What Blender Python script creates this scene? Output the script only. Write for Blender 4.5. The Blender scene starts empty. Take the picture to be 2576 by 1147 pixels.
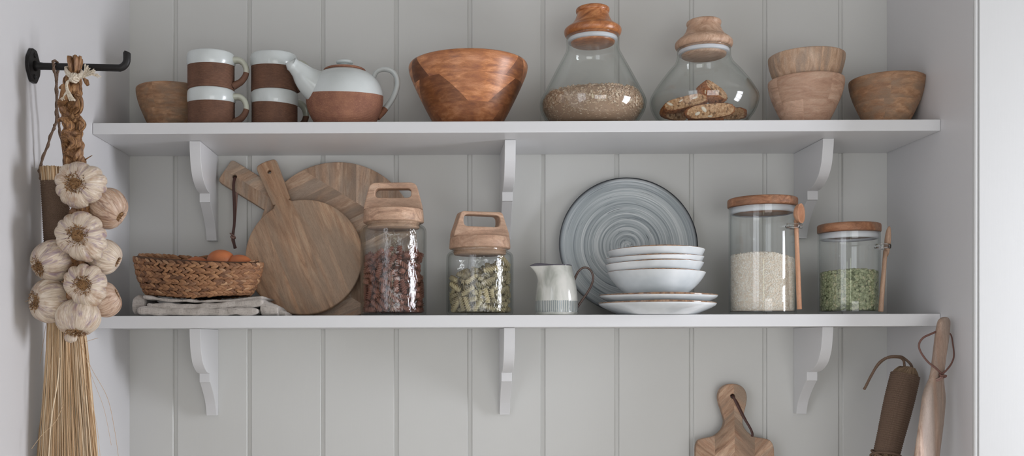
import bpy, math, random
import numpy as np
from mathutils import Vector, Matrix

SC = bpy.context.scene
COL = SC.collection
F = 2500.0            # focal length in photo pixels (2576 wide)
VX, VY = 1105.0, 855.0
DW, DF = 2.073, 1.85   # camera to back wall, camera to shelf front
ZC = 1.5              # eye height
PI = math.pi
rng = np.random.default_rng(7)
random.seed(7)


def X(px, D): return (px - VX) * D / F
def Z(py, D): return ZC + (VY - py) * D / F
def P(px, py, D): return Vector((X(px, D), D - DW, Z(py, D)))
def RR(hw, cx, D): return hw * D / math.hypot(F, cx - VX)
def ZU(x): return 1.9040 + .00424 * (x + .646)      # top of the upper shelf
def ZL(x): return 1.5444 + .00279 * (x + .646)      # top of the lower shelf


def lin(h):
    h = h.lstrip('#')
    o = []
    for i in (0, 2, 4):
        v = int(h[i:i + 2], 16) / 255
        o.append(v / 12.92 if v <= .04045 else ((v + .055) / 1.055) ** 2.4)
    return (o[0], o[1], o[2], 1.0)


# ------------------------------------------------------------------ mesh builder
class M:
    def __init__(s):
        s.v, s.f, s.m, s.sm = [], [], [], []
        s.n = 0

    def add(s, verts, faces, mat=0, smooth=True):
        b = s.n
        s.v.extend([tuple(map(float, p)) for p in verts])
        s.n = len(s.v)
        for f in faces:
            s.f.append(tuple(int(i) + b for i in f))
            s.m.append(mat)
            s.sm.append(smooth)
        return s

    def lathe(s, prof, seg=64, mat=0, smooth=True, mats=None):
        """prof: list of (r, z); r==0 makes a pole. mats: material index per profile segment."""
        ids, V, Fc, mi = [], [], [], []
        for (r, z) in prof:
            if r <= 1e-7:
                ids.append([len(V)]); V.append((0, 0, z))
            else:
                st = len(V)
                for k in range(seg):
                    a = 2 * PI * k / seg
                    V.append((r * math.cos(a), r * math.sin(a), z))
                ids.append(list(range(st, st + seg)))
        for i in range(len(ids) - 1):
            A, B = ids[i], ids[i + 1]
            mm = mats[i] if mats else mat
            if len(A) == 1 and len(B) == 1:
                continue
            for k in range(seg):
                k2 = (k + 1) % seg
                if len(A) == 1: Fc.append((A[0], B[k2], B[k]))
                elif len(B) == 1: Fc.append((A[k], A[k2], B[0]))
                else: Fc.append((A[k], A[k2], B[k2], B[k]))
                mi.append(mm)
        b = s.n
        s.v.extend(V); s.n = len(s.v)
        for f, mm in zip(Fc, mi):
            s.f.append(tuple(i + b for i in f)); s.m.append(mm); s.sm.append(smooth)
        return s

    def tube(s, pts, rad, seg=10, mat=0, cap=True, flat=1.0, ref=(0, 0, 1), mats=None, smooth=True):
        """sweep a (flattened) circle; rad may be a list; flat scales the second axis; ref fixes the frame."""
        pts = [Vector(p) for p in pts]
        n = len(pts)
        if not hasattr(rad, '__len__'): rad = [rad] * n
        V, Fc, mi = [], [], []
        ref = Vector(ref)
        prev = None
        for i in range(n):
            t = (pts[min(i + 1, n - 1)] - pts[max(i - 1, 0)])
            if t.length < 1e-9: t = Vector((0, 0, 1))
            t.normalize()
            if prev is None:
                a = ref - t * ref.dot(t)
                if a.length < 1e-3:
                    a = Vector((1, 0, 0)) - t * t.x
                    if a.length < 1e-3: a = Vector((0, 1, 0)) - t * t.y
            else:
                a = prev - t * prev.dot(t)
            a.normalize(); prev = a
            b = t.cross(a)
            for k in range(seg):
                th = 2 * PI * k / seg
                V.append(pts[i] + a * (math.cos(th) * rad[i]) + b * (math.sin(th) * rad[i] * flat))
        for i in range(n - 1):
            for k in range(seg):
                k2 = (k + 1) % seg
                Fc.append((i * seg + k, i * seg + k2, (i + 1) * seg + k2, (i + 1) * seg + k))
                mi.append(mats[i] if mats else mat)
        if cap:
            Fc.append(tuple(range(seg - 1, -1, -1))); mi.append(mats[0] if mats else mat)
            Fc.append(tuple((n - 1) * seg + k for k in range(seg))); mi.append(mats[-1] if mats else mat)
        b = s.n
        s.v.extend([tuple(p) for p in V]); s.n = len(s.v)
        for f, mm in zip(Fc, mi):
            s.f.append(tuple(i + b for i in f)); s.m.append(mm); s.sm.append(smooth)
        return s

    def box(s, lo, hi, mat=0):
        x0, y0, z0 = lo; x1, y1, z1 = hi
        V = [(x0, y0, z0), (x1, y0, z0), (x1, y1, z0), (x0, y1, z0), (x0, y0, z1), (x1, y0, z1), (x1, y1, z1), (x0, y1, z1)]
        return s.add(V, [(0, 3, 2, 1), (4, 5, 6, 7), (0, 1, 5, 4), (1, 2, 6, 5), (2, 3, 7, 6), (3, 0, 4, 7)], mat, False)

    def ell(s, c, mat3, seg=8, rings=6, mat=0):
        """unit sphere through a 3x3 matrix (columns are the axes)"""
        V, Fc = ball(seg, rings)
        A = np.array(mat3, float)
        return s.add(V @ A.T + np.array(c, float), Fc, mat)

    def xf(s, mx, start=0):
        for i in range(start, len(s.v)):
            s.v[i] = tuple(mx @ Vector(s.v[i]))
        return s


_B = {}
def ball(seg, rings):
    if (seg, rings) in _B: return _B[(seg, rings)]
    V = [(0, 0, -1)]
    for i in range(1, rings):
        th = -PI / 2 + PI * i / rings
        for k in range(seg):
            a = 2 * PI * k / seg
            V.append((math.cos(th) * math.cos(a), math.cos(th) * math.sin(a), math.sin(th)))
    V.append((0, 0, 1))
    Fc = [(0, 1 + (k + 1) % seg, 1 + k) for k in range(seg)]
    for i in range(rings - 2):
        for k in range(seg):
            a = 1 + i * seg + k; b = 1 + i * seg + (k + 1) % seg
            Fc.append((a, b, b + seg, a + seg))
    l = len(V) - 1
    o = 1 + (rings - 2) * seg
    Fc += [(o + k, o + (k + 1) % seg, l) for k in range(seg)]
    _B[(seg, rings)] = (np.array(V), Fc)
    return _B[(seg, rings)]


def mesh_of(name, m, mats):
    me = bpy.data.meshes.new(name)
    me.from_pydata(m.v, [], m.f)
    for mt in mats: me.materials.append(mt)
    me.polygons.foreach_set('material_index', m.m)
    me.polygons.foreach_set('use_smooth', m.sm)
    me.update()
    return me


def obj(name, m, mats, parent=None, loc=None):
    if not isinstance(mats, (list, tuple)): mats = [mats]
    me = m if isinstance(m, bpy.types.Mesh) else mesh_of(name, m, mats)
    if isinstance(m, bpy.types.Mesh) and not me.materials:
        for mt in mats: me.materials.append(mt)
    o = bpy.data.objects.new(name, me)
    COL.objects.link(o)
    if parent is not None: o.parent = parent
    if loc is not None: o.location = loc
    return o


def empty(name, loc=(0, 0, 0), rotz=0.0):
    o = bpy.data.objects.new(name, None)
    o.empty_display_size = .02
    COL.objects.link(o)
    o.location = loc; o.rotation_euler = (0, 0, rotz)
    return o


def tag(o, label, cat, group=None, kind=None):
    o['label'] = label; o['category'] = cat
    if group: o['group'] = group
    if kind: o['kind'] = kind
    return o


def struct(name, m, mats):
    o = obj(name, m, mats); o['kind'] = 'structure'; return o


def copy_tree(o, parent=None):
    c = o.copy(); COL.objects.link(c)
    if parent is not None: c.parent = parent
    for ch in list(o.children): copy_tree(ch, c)
    return c


def bevel(o, w=.001, seg=2, ang=40):
    b = o.modifiers.new('b', 'BEVEL'); b.width = w; b.segments = seg; b.limit_method = 'ANGLE'; b.angle_limit = math.radians(ang)
    b.harden_normals = False
    return o


def spline(pts, n=8):
    """Catmull-Rom through points"""
    pts = [tuple(map(float, p)) for p in pts]
    out = []
    for i in range(len(pts) - 1):
        p0 = pts[max(i - 1, 0)]; p1 = pts[i]; p2 = pts[i + 1]; p3 = pts[min(i + 2, len(pts) - 1)]
        for k in range(n):
            t = k / n
            out.append(tuple(.5 * (2 * b + (c - a) * t + (2 * a - 5 * b + 4 * c - d) * t * t + (3 * b - a - 3 * c + d) * t ** 3)
                             for a, b, c, d in zip(p0, p1, p2, p3)))
    out.append(pts[-1])
    return out


def shell(outer, t, zf, lip=3):
    """closed profile of a vessel: outer wall from the foot to the rim, thickness t, inner floor at zf"""
    o = list(outer)
    prof = [(0, o[0][1])] + o
    n = len(o)
    inner = []
    for i in range(n):
        a = o[max(i - 1, 0)]; b = o[min(i + 1, n - 1)]
        dx, dz = b[0] - a[0], b[1] - a[1]
        l = math.hypot(dx, dz) or 1
        inner.append((o[i][0] - t * dz / l, o[i][1] + t * dx / l))
    # rounded lip
    r1, z1 = o[-1]; r2, z2 = inner[-1]
    cx, cz = (r1 + r2) / 2, (z1 + z2) / 2
    a0 = math.atan2(z1 - cz, r1 - cx)
    for k in range(1, lip + 1):
        a = a0 + PI * k / (lip + 1)
        prof.append((cx + t / 2 * math.cos(a), cz + t / 2 * math.sin(a)))
    inner = [p for p in inner if p[1] > zf + 1e-5 and p[0] > .002]
    prof += inner[::-1]
    if inner: prof.append((max(inner[0][0] - .002, .001), zf))
    prof.append((0, zf))
    return prof


def board(outlines, thick, bev, res=12):
    """flat board with holes from closed outlines (first one is the rim), lying in XY, thickness along Z"""
    cu = bpy.data.curves.new('c', 'CURVE'); cu.dimensions = '2D'; cu.fill_mode = 'BOTH'
    cu.extrude = thick / 2 - bev; cu.bevel_depth = bev; cu.bevel_resolution = 2; cu.offset = -bev
    for ol in outlines:
        sp = cu.splines.new('POLY'); sp.points.add(len(ol) - 1)
        for p, q in zip(sp.points, ol): p.co = (q[0], q[1], 0, 1)
        sp.use_cyclic_u = True
    ob = bpy.data.objects.new('c', cu); COL.objects.link(ob)
    dg = bpy.context.evaluated_depsgraph_get(); dg.update()
    me = bpy.data.meshes.new_from_object(ob.evaluated_get(dg))
    bpy.data.objects.remove(ob); bpy.data.curves.remove(cu)
    me.materials.clear()
    me.polygons.foreach_set('use_smooth', [False] * len(me.polygons))
    return me


def circle(cx, cy, r, n=24, a0=0, a1=2 * PI):
    full = abs(a1 - a0 - 2 * PI) < 1e-6
    k = n if full else n + 1
    return [(cx + r * math.cos(a0 + (a1 - a0) * i / n), cy + r * math.sin(a0 + (a1 - a0) * i / n)) for i in range(k)]


def rounded(pts, r, n=5):
    """round the corners of a polygon; r may be a list"""
    out = []
    k = len(pts)
    if not hasattr(r, '__len__'): r = [r] * k
    for i in range(k):
        a, b, c = Vector(pts[i - 1]), Vector(pts[i]), Vector(pts[(i + 1) % k])
        d1 = (a - b); d2 = (c - b)
        q = min(r[i], d1.length * .49, d2.length * .49)
        if q < 1e-6: out.append(tuple(b)); continue
        p1 = b + d1.normalized() * q; p2 = b + d2.normalized() * q
        for j in range(n + 1):
            t = j / n
            out.append(tuple(p1 * (1 - t) ** 2 + b * 2 * t * (1 - t) + p2 * t * t))
    return out


# ------------------------------------------------------------------ materials
class G:
    def __init__(s, name):
        s.mat = bpy.data.materials.new(name); s.mat.use_nodes = True
        s.nt = s.mat.node_tree; s.bsdf = s.nt.nodes['Principled BSDF']; s.out = s.nt.nodes['Material Output']
        s._tc = None

    def n(s, t, ins=None, **kw):
        nd = s.nt.nodes.new('ShaderNode' + t)
        for k, v in kw.items(): setattr(nd, k, v)
        for k, v in (ins or {}).items(): s.put(nd.inputs[k], v)
        return nd

    def put(s, inp, v):
        if isinstance(v, bpy.types.NodeSocket): s.nt.links.new(v, inp)
        else: inp.default_value = v

    def set(s, **kw):
        nm = dict(color='Base Color', rough='Roughness', metal='Metallic', normal='Normal', spec='Specular IOR Level', coat='Coat Weight',
                  coat_rough='Coat Roughness', sheen='Sheen Weight', sss='Subsurface Weight', ior='IOR')
        for k, v in kw.items(): s.put(s.bsdf.inputs[nm[k]], v)
        return s

    def tc(s):
        if s._tc is None: s._tc = s.n('TexCoord').outputs['Object']
        return s._tc

    def gen(s): return s.n('TexCoord').outputs['Generated']

    def m(s, op, a, b=None, c=None, clamp=False):
        nd = s.n('Math', operation=op, use_clamp=clamp)
        s.put(nd.inputs[0], a)
        if b is not None: s.put(nd.inputs[1], b)
        if c is not None: s.put(nd.inputs[2], c)
        return nd.outputs[0]

    def vm(s, op, a, b):
        nd = s.n('VectorMath', operation=op)
        s.put(nd.inputs[0], a); s.put(nd.inputs[1], b)
        return nd.outputs[0]

    def map(s, vec, scale=(1, 1, 1), rot=(0, 0, 0), loc=(0, 0, 0)):
        return s.n('Mapping', {'Vector': vec, 'Scale': scale, 'Rotation': rot, 'Location': loc}).outputs[0]

    def noise(s, vec, scale, detail=3.0, rough=.5, dist=0.0):
        return s.n('TexNoise', {'Vector': vec, 'Scale': scale, 'Detail': detail, 'Roughness': rough, 'Distortion': dist}).outputs[0]

    def white(s, vec): return s.n('TexWhiteNoise', {'Vector': vec}, noise_dimensions='3D').outputs['Value']

    def ramp(s, fac, stops, interp='LINEAR'):
        nd = s.n('ValToRGB', {'Fac': fac}); cr = nd.color_ramp; cr.interpolation = interp
        while len(cr.elements) < len(stops): cr.elements.new(.5)
        for e, (p, c) in zip(cr.elements, stops):
            e.position = p; e.color = c if hasattr(c, '__len__') else (c, c, c, 1)
        return nd.outputs[0]

    def mix(s, f, a, b, blend='MIX'):
        nd = s.n('Mix', data_type='RGBA', blend_type=blend)
        s.put(nd.inputs[0], f); s.put(nd.inputs[6], a); s.put(nd.inputs[7], b)
        return nd.outputs[2]

    def sep(s, v):
        nd = s.n('SeparateXYZ', {0: v}); return nd.outputs
    def comb(s, x, y, z):
        return s.n('CombineXYZ', {0: x, 1: y, 2: z}).outputs[0]

    def bump(s, h, strength=.3, dist=.001, normal=None):
        nd = s.n('Bump', {'Height': h, 'Strength': strength, 'Distance': dist})
        if normal is not None: s.put(nd.inputs['Normal'], normal)
        return nd.outputs[0]

    def rand_obj(s): return s.n('ObjectInfo').outputs['Random']
    def rand_island(s): return s.n('NewGeometry').outputs['Random Per Island']


def plain(name, col, rough=.5, **kw):
    g = G(name); g.set(color=lin(col), rough=rough, **kw); return g.mat


def paint(name, col, rough=.42, amt=.12, brush=(1, 1, .06)):
    g = G(name)
    c = lin(col)
    n = g.noise(g.tc(), 3.0, 4, .6)
    colr = g.mix(n, tuple(x * .97 for x in c[:3]) + (1,), tuple(min(1, x * 1.03) for x in c[:3]) + (1,))
    b = g.noise(g.map(g.tc(), brush), 260, 3, .6)
    b2 = g.noise(g.tc(), 40, 2, .5)
    g.set(color=colr, rough=rough, normal=g.bump(g.m('ADD', b, b2), amt, .0006), spec=.4)
    return g.mat


def wood(name, dark, mid, light, rot=(0, 0, 0), stretch=(1, 9, 9), freq=9.0, rough=.45, seg=None, segamt=.6, grey=None, pores=.5, coat=0.0,
         coords=None, bmp=.15, dist=1.2):
    """solid turned or planked wood; the grain runs along local X after rot. seg(g, coord) -> tone 0..1 per glued piece, coords override"""
    g = G(name)
    base = g.tc()
    tone = None
    vec = base
    if seg is not None:
        tone, vec = seg(g, base)
    off = g.m('MULTIPLY', g.rand_obj(), 7.3)
    v = g.map(vec, (1, 1, 1), rot)
    v = g.vm('ADD', v, g.comb(off, off, off))
    if tone is not None:
        v = g.vm('ADD', v, g.comb(g.m('MULTIPLY', tone, 3.1), g.m('MULTIPLY', tone, 5.7), g.m('MULTIPLY', tone, 2.3)))
    vs = g.map(v, stretch)
    n1 = g.noise(vs, freq, 5, .62, dist)
    big = g.noise(g.map(v, (stretch[0], stretch[1] * .35, stretch[2] * .35)), freq * .6, 2, .5, .6)
    colr = g.ramp(n1, [(.30, lin(dark)), (.50, lin(mid)), (.70, lin(light))])
    colr = g.mix(g.m('MULTIPLY', g.ramp(big, [(.42, 0.0), (.62, 1.0)]), .45), colr, lin(dark))
    if grey:
        gn = g.noise(g.map(v, (stretch[0] * .7, stretch[1] * .5, stretch[2] * .5), loc=(4, 2, 1)), freq * .8, 3, .6, .4)
        colr = g.mix(g.m('MULTIPLY', g.ramp(gn, [(.42, 0.0), (.62, 1.0)]), .75), colr, lin(grey))
    if tone is not None:
        k = g.m('ADD', g.m('MULTIPLY', tone, segamt), 1 - segamt * .5)
        colr = g.mix(1.0, colr, g.comb(k, g.m('POWER', k, 1.12), g.m('POWER', k, 1.25)), 'MULTIPLY')
    fib = g.noise(g.map(v, (stretch[0] * 6, stretch[1] * 9, stretch[2] * 9)), freq * 1.6, 3, .6)
    colr = g.mix(.35, colr, g.ramp(fib, [(.25, .55), (.6, 1.08)]), 'MULTIPLY')
    po = g.noise(g.map(v, (stretch[0] * 9, stretch[1] * 10, stretch[2] * 10), loc=(2, 9, 4)), freq * 3.0, 1, .5)
    pm = g.ramp(po, [(.64, 0.0), (.72, 1.0)])
    colr = g.mix(g.m('MULTIPLY', pm, pores), colr, tuple(x * .35 for x in lin(dark)[:3]) + (1,))
    g.set(color=colr, rough=g.m('ADD', rough, g.m('MULTIPLY', fib, .12)), normal=g.bump(g.m('SUBTRACT', fib, pm), bmp, .0005), spec=.4, coat=coat, coat_rough=.25)
    return g.mat


def glassmat(name, tint=(.985, .992, .988, 1), edge=(.42, .47, .46, 1), rough=.015, ham=0.0, hscale=60, stretch=(1, 1, .6), streak=0.0):
    """clear vessel wall: clear transmission plus Fresnel reflection, and a darker grazing edge where the path through the wall is long"""
    g = G(name)
    g.nt.nodes.remove(g.bsdf)
    nrm = None
    if ham:
        h = g.noise(g.map(g.tc(), stretch), hscale, 2, .5, .4)
        h2 = g.noise(g.map(g.tc(), stretch), hscale * 3.1, 1, .5)
        nrm = g.bump(g.m('ADD', h, g.m('MULTIPLY', h2, .35)), ham, .004)
    geo = g.n('NewGeometry')
    c = g.m('ABSOLUTE', g.n('VectorMath', {0: geo.outputs['Normal'], 1: geo.outputs['Incoming']}, operation='DOT_PRODUCT').outputs['Value'])
    om = g.m('SUBTRACT', 1.0, c, clamp=True)
    fres = g.m('ADD', .04, g.m('MULTIPLY', g.m('POWER', om, 5.0), .75))
    edgef = g.m('POWER', om, 4.5)
    tr = g.n('BsdfTransparent', {'Color': g.mix(edgef, tint, edge)}).outputs[0]
    gl = g.n('BsdfGlossy', {'Color': (1, 1, 1, 1), 'Roughness': rough})
    if nrm is not None: g.put(gl.inputs['Normal'], nrm)
    mx = g.n('MixShader', {0: fres, 1: tr, 2: gl.outputs[0]}).outputs[0]
    g.nt.links.new(mx, g.out.inputs[0])
    return g.mat
# ------------------------------------------------------------------ paints
PW = paint('wall_paint', '#d2d2cf')
PL = paint('left_wall_paint', '#d5d4d5')
PS = paint('shelf_paint', '#dadadb', rough=.33, brush=(.05, 1, 1))
PP = paint('pier_paint', '#c3c3c2')
PC = paint('ceiling_paint', '#b4b1ac')
IRON = plain('black_iron', '#1d1b1b', .5, spec=.35)
XL, XR = X(326, DW), X(2231, DW)
YP = 1.742 - DW            # face of the pier
XE, YS, ZT = 1.95, -3.95, 2.62

# ------------------------------------------------------------------ the setting
# panelled back wall: vertical boards with square shadow gaps
gp = [441, 627, 812, 997, 1182, 1366, 1552, 1740, 1924.5, 2115]
prof = [(XL - .05, 0)]
gw, gd, ch = .0042, .0045, .0016
for p in gp:
    x = X(p, DW)
    prof += [(x - gw - ch, 0), (x - gw, ch * .9), (x - gw + .0006, gd), (x + gw - .0006, gd), (x + gw, ch * .9), (x + gw + ch, 0)]
prof += [(XR + .05, 0)]
m = M()
V, Fc = [], []
for (x, y) in prof: V += [(x, y, 0), (x, y, ZT)]
for i in range(len(prof) - 1): Fc.append((2 * i, 2 * i + 2, 2 * i + 3, 2 * i + 1))
m.add(V, Fc, 0, False)
m.box((XL - .05, .006, 0), (XR + .05, .09, ZT))
struct('wall_back', m, PW)

H3 = (-2.55, -1.25, .75, 2.15)  # unseen opening added in the left wall to brighten the alcove cheek
m = M()
for (u0, u1, w0, w1) in ((YS - .1, .09, 0, H3[2]), (YS - .1, .09, H3[3], ZT), (YS - .1, H3[0], H3[2], H3[3]), (H3[1], .09, H3[2], H3[3])): m.box((XL - .1, u0, w0), (XL, u1, w1))
struct('wall_left', m, PL)
# alcove cheek; its front edge runs a little out of plumb, as in the photo
xe0, xe1 = XR, XR
m = M()
V = [(XR, 0, 0), (XR, YP + .0035, 0), (XR, YP - .0035, ZT), (XR, 0, ZT), (XR + .09, 0, 0), (XR + .09, YP + .0035, 0), (XR + .09, YP - .0035, ZT), (XR + .09, 0, ZT)]
m.add(V, [(0, 3, 2, 1), (4, 5, 6, 7), (1, 2, 6, 5), (0, 4, 7, 3), (2, 3, 7, 6), (0, 1, 5, 4)], 0, False)
struct('wall_right', m, PL)
# pier facing the room, with a rounded corner and a fine bead line
m = M()
pr = [(XR, YP + .0036), (XR + .0004, YP - .001)] + [(XR + .003 - .003 * math.cos(a), YP - .001 - .003 * math.sin(a)) for a in (.5, 1.0, PI / 2)] + \
     [(XR + .006, YP - .004), (XR + .0066, YP - .0022), (XR + .0082, YP - .0022), (XR + .009, YP - .005), (XE + .1, YP - .005), (XE + .1, .09), (XR + .09, .09), (XR + .09, YP + .0036)]
V, n = [], len(pr)
for z, s in ((0, 0), (ZT, -.0042)):
    V += [(x, y + s, z) for (x, y) in pr]
m.add(V, [(i, (i + 1) % n, n + (i + 1) % n, n + i) for i in range(n)] + [tuple(range(n - 1, -1, -1)), tuple(range(n, 2 * n))], 0, False)
struct('wall_front', m, PP)

def wall_with_hole(name, axis, c0, c1, a0, a1, hole, mat):
    """slab from c0 to c1 on its thin axis, a0..a1 along, with one window opening (b0,b1,z0,z1)"""
    b0, b1, z0, z1 = hole
    m = M()
    for (u0, u1, w0, w1) in ((a0, a1, 0, z0), (a0, a1, z1, ZT), (a0, b0, z0, z1), (b1, a1, z0, z1)):
        if axis == 'x': m.box((c0, u0, w0), (c1, u1, w1))
        else: m.box((u0, c0, w0), (u1, c1, w1))
    return struct(name, m, mat)

H1 = (-1.12, -.42, 1.0, 2.04)
wall_with_hole('wall_east', 'x', XE, XE + .1, YS - .1, YP - .0051, H1, PP)
H2 = (-.05, 1.75, .20, 1.72)
H4 = (-.42, -.14, .55, 2.0)
m = M()
for (u0, u1, w0, w1) in ((XL, XE, 0, H2[2]), (XL, XE, 2.0, ZT), (XL, H4[0], H2[2], 2.0), (H4[1], H2[0], H2[2], 2.0), (H2[1], XE, H2[2], 2.0), (H4[0], H4[1], H2[2], H4[2]), (H2[0], H2[1], H2[3], 2.0)):
    m.box((u0, YS - .1, w0), (u1, YS, w1))
struct('wall_south', m, PP)
m = M(); m.box((XL - .1, YS - .1, -.06), (XE + .1, .09, 0)); struct('floor', m, paint('pale_stone_floor', '#d6cfc5', rough=.5))
m = M(); m.box((XL - .1, YS - .1, ZT), (XE + .1, .09, ZT + .06)); struct('ceiling', m, PC)

def sash(name, axis, at, hole, nb, nz):
    b0, b1, z0, z1 = hole
    m = M(); t = .045
    def bar(u0, u1, w0, w1, d=.03):
        if axis == 'x': m.box((at, u0, w0), (at + d, u1, w1))
        else: m.box((u0, at, w0), (u1, at + d, w1))
    bar(b0, b0 + t, z0, z1); bar(b1 - t, b1, z0, z1); bar(b0, b1, z0, z0 + t); bar(b0, b1, z1 - t, z1)
    for i in range(1, nb): u = b0 + (b1 - b0) * i / nb; bar(u - .012, u + .012, z0, z1)
    for i in range(1, nz): w = z0 + (z1 - z0) * i / nz; bar(b0, b1, w - .012, w + .012)
    return struct(name, m, PP)

sash('window_1', 'x', XE + .03, H1, 2, 3)
sash('window_2', 'y', YS - .07, H2, 3, 3)

sash('window_4', 'y', YS - .07, H4, 1, 3)
sash('added_window_3', 'x', XL - .07, H3, 2, 2)  # sash for the added west opening, made up with its fill lamp

# worktop below the frame that the lower tools stand on
ZW = 1.02
m = M(); m.box((XL + .001, -.62, ZW - .04), (XR - .001, -.001, ZW))
OAK = paint('pale_worktop', '#e9e2d8', rough=.35)
o = obj('worktop', m, OAK); o['kind'] = 'structure'; bevel(o, .003)

# ------------------------------------------------------------------ shelves and brackets
def shelf(zf, th, label):
    m = M()
    V = []
    for x in (XL + .0004, XR - .0004):
        z = zf(x)
        V += [(x, DF - DW, z - th), (x, -.0004, z - th), (x, -.0004, z), (x, DF - DW, z)]
    m.add(V, [(0, 1, 2, 3), (7, 6, 5, 4), (0, 4, 5, 1), (1, 5, 6, 2), (2, 6, 7, 3), (3, 7, 4, 0)], 0, False)
    o = obj('wall_shelf', m, PS)
    bevel(o, .0014, 3)
    tag(o, label, 'shelf')
    return o

TU, TL = .0212, .0230
shelf(ZU, TU, 'white painted upper shelf carrying mugs, teapot, bowls and cone-shaped jars')
shelf(ZL, TL, 'white painted lower shelf carrying the basket, boards, pasta jars and canisters')

# corbel outline (distance from wall, drop below the shelf)
cb = [(.156, 0), (.155, .012), (.1535, .030), (.147, .058), (.137, .078)]
cb += [(.126, .0905), (.113, .1020), (.098, .1115), (.081, .1185)]
cb = [(.157, 0), (.1555, .016), (.150, .042), (.1425, .058), (.131, .0725), (.113, .0840), (.0955, .0905), (.080, .0925),
      (.0760, .0930), (.0760, .1115), (.0720, .1125), (.0560, .1260), (.0390, .1430), (.0260, .1600), (.0180, .1800), (.0165, .1860)]
cs = .957
top = spline(cb[:8], 5); low = spline(cb[10:], 4)
cpoly = [(0, 0)] + top + cb[8:10] + low + [(0, .1860)]
cpoly = [(a, b * cs) for a, b in cpoly]
def bracket(xr, zf, th, label):
    w = .0212
    n = len(cpoly)
    V = [(xr - w, -a - .0003, -b) for a, b in cpoly] + [(xr, -a - .0003, -b) for a, b in cpoly]
    V = [(x, y, z + zf(xr) - th - .0004) for x, y, z in V]
    cx = xr - w / 2
    m = M(); m.add([(x - cx, y, z) for x, y, z in V], [tuple(range(n)), tuple(range(2 * n - 1, n - 1, -1))] + [(i, n + i, n + (i + 1) % n, (i + 1) % n) for i in range(n)], 0, False)
    o = obj('shelf_bracket', m, PS, loc=(cx, 0, 0))
    bevel(o, .0009, 2, 50)
    tag(o, label, 'bracket', 'scrolled brackets under the two shelves')
bracket(-.4606, ZU, TU, 'white scrolled bracket under the upper shelf, beside the crossed chopping boards')
bracket(.1475, ZU, TU, 'white scrolled bracket under the upper shelf, behind the shorter pasta jar')
bracket(.7610, ZU, TU, 'white scrolled bracket under the upper shelf, behind the rice canister')
bracket(-.4606, ZL, TL, 'white scrolled bracket under the lower shelf, below the egg basket')
bracket(.1460, ZL, TL, 'white scrolled bracket under the lower shelf, below the shorter pasta jar')
bracket(.7600, ZL, TL, 'white scrolled bracket under the lower shelf, above the small paddle board')

# ------------------------------------------------------------------ camera and daylight
cam = bpy.data.cameras.new('camera'); co = bpy.data.objects.new('camera', cam); COL.objects.link(co)
cam.sensor_fit = 'HORIZONTAL'; cam.sensor_width = 36.0; cam.lens = F / 2576 * 36.0
cam.shift_x = (1288 - VX) / 2576; cam.shift_y = (VY - 573.5) / 2576
co.location = (0, -DW, ZC); co.rotation_euler = (PI / 2, 0, 0)
cam.clip_start = .02
SC.camera = co

def window_light(name, loc, rot, sx, sy, power, col):
    l = bpy.data.lights.new(name, 'AREA'); l.shape = 'RECTANGLE'; l.size = sx; l.size_y = sy; l.energy = power; l.color = col
    o = bpy.data.objects.new(name, l); COL.objects.link(o); o.location = loc; o.rotation_euler = rot
    return o
# daylight coming in through the windows; the west one is an added fill
window_light('daylight_east', (XE + .14, (H1[0] + H1[1]) / 2, (H1[2] + H1[3]) / 2), (0, PI / 2, 0), H1[3] - H1[2] + .1, H1[1] - H1[0] + .1, 43, (.91, .93, 1.0))
window_light('daylight_south', ((H2[0] + H2[1]) / 2, YS - .14, (H2[2] + H2[3]) / 2), (PI / 2, 0, 0), H2[1] - H2[0] + .1, H2[3] - H2[2] + .1, 24, (1.0, .985, .975))
window_light('added_fill_west', (XL - .14, (H3[0] + H3[1]) / 2, (H3[2] + H3[3]) / 2), (0, -PI / 2, 0), H3[3] - H3[2] + .1, H3[1] - H3[0] + .1, 11, (.95, .955, 1.0))  # added fill lamp that lifts the alcove cheek
window_light('daylight_garden', ((H4[0] + H4[1]) / 2, YS - .14, (H4[2] + H4[3]) / 2), (PI / 2, 0, 0), H4[1] - H4[0] + .1, H4[3] - H4[2] + .1, 3.5, (.93, 1.0, .70))
w = bpy.data.worlds.new('World'); SC.world = w; w.use_nodes = True
w.node_tree.nodes['Background'].inputs[0].default_value = (.75, .85, 1, 1); w.node_tree.nodes['Background'].inputs[1].default_value = .4

SC.view_settings.view_transform = 'Standard'; SC.view_settings.look = 'None'; SC.view_settings.gamma = 1.0
SC.view_settings.use_curve_mapping = False
SC.view_settings.exposure = 0.46
SC.cycles.use_denoising = True
SC.cycles.max_bounces = 14; SC.cycles.transparent_max_bounces = 24; SC.cycles.diffuse_bounces = 4; SC.cycles.glossy_bounces = 4
SC.cycles.caustics_reflective = False; SC.cycles.caustics_refractive = False
SC.cycles.sample_clamp_indirect = 4.0
# ================================================================== UPPER SHELF
# ---- wooden bowls
def bowl_profile(r, h, seam=None):
    k = r / .071; kz = h / .0966
    pts = [(.034, 0), (.0375, .006), (.0463, .0235), (.0518, .0345), (.0578, .048), (.0633, .0610), (.0676, .0745), (.0698, .084), (.0708, .091), (.0710, .0966)]
    return spline([(a * k, b * kz) for a, b in pts], 5)

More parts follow.
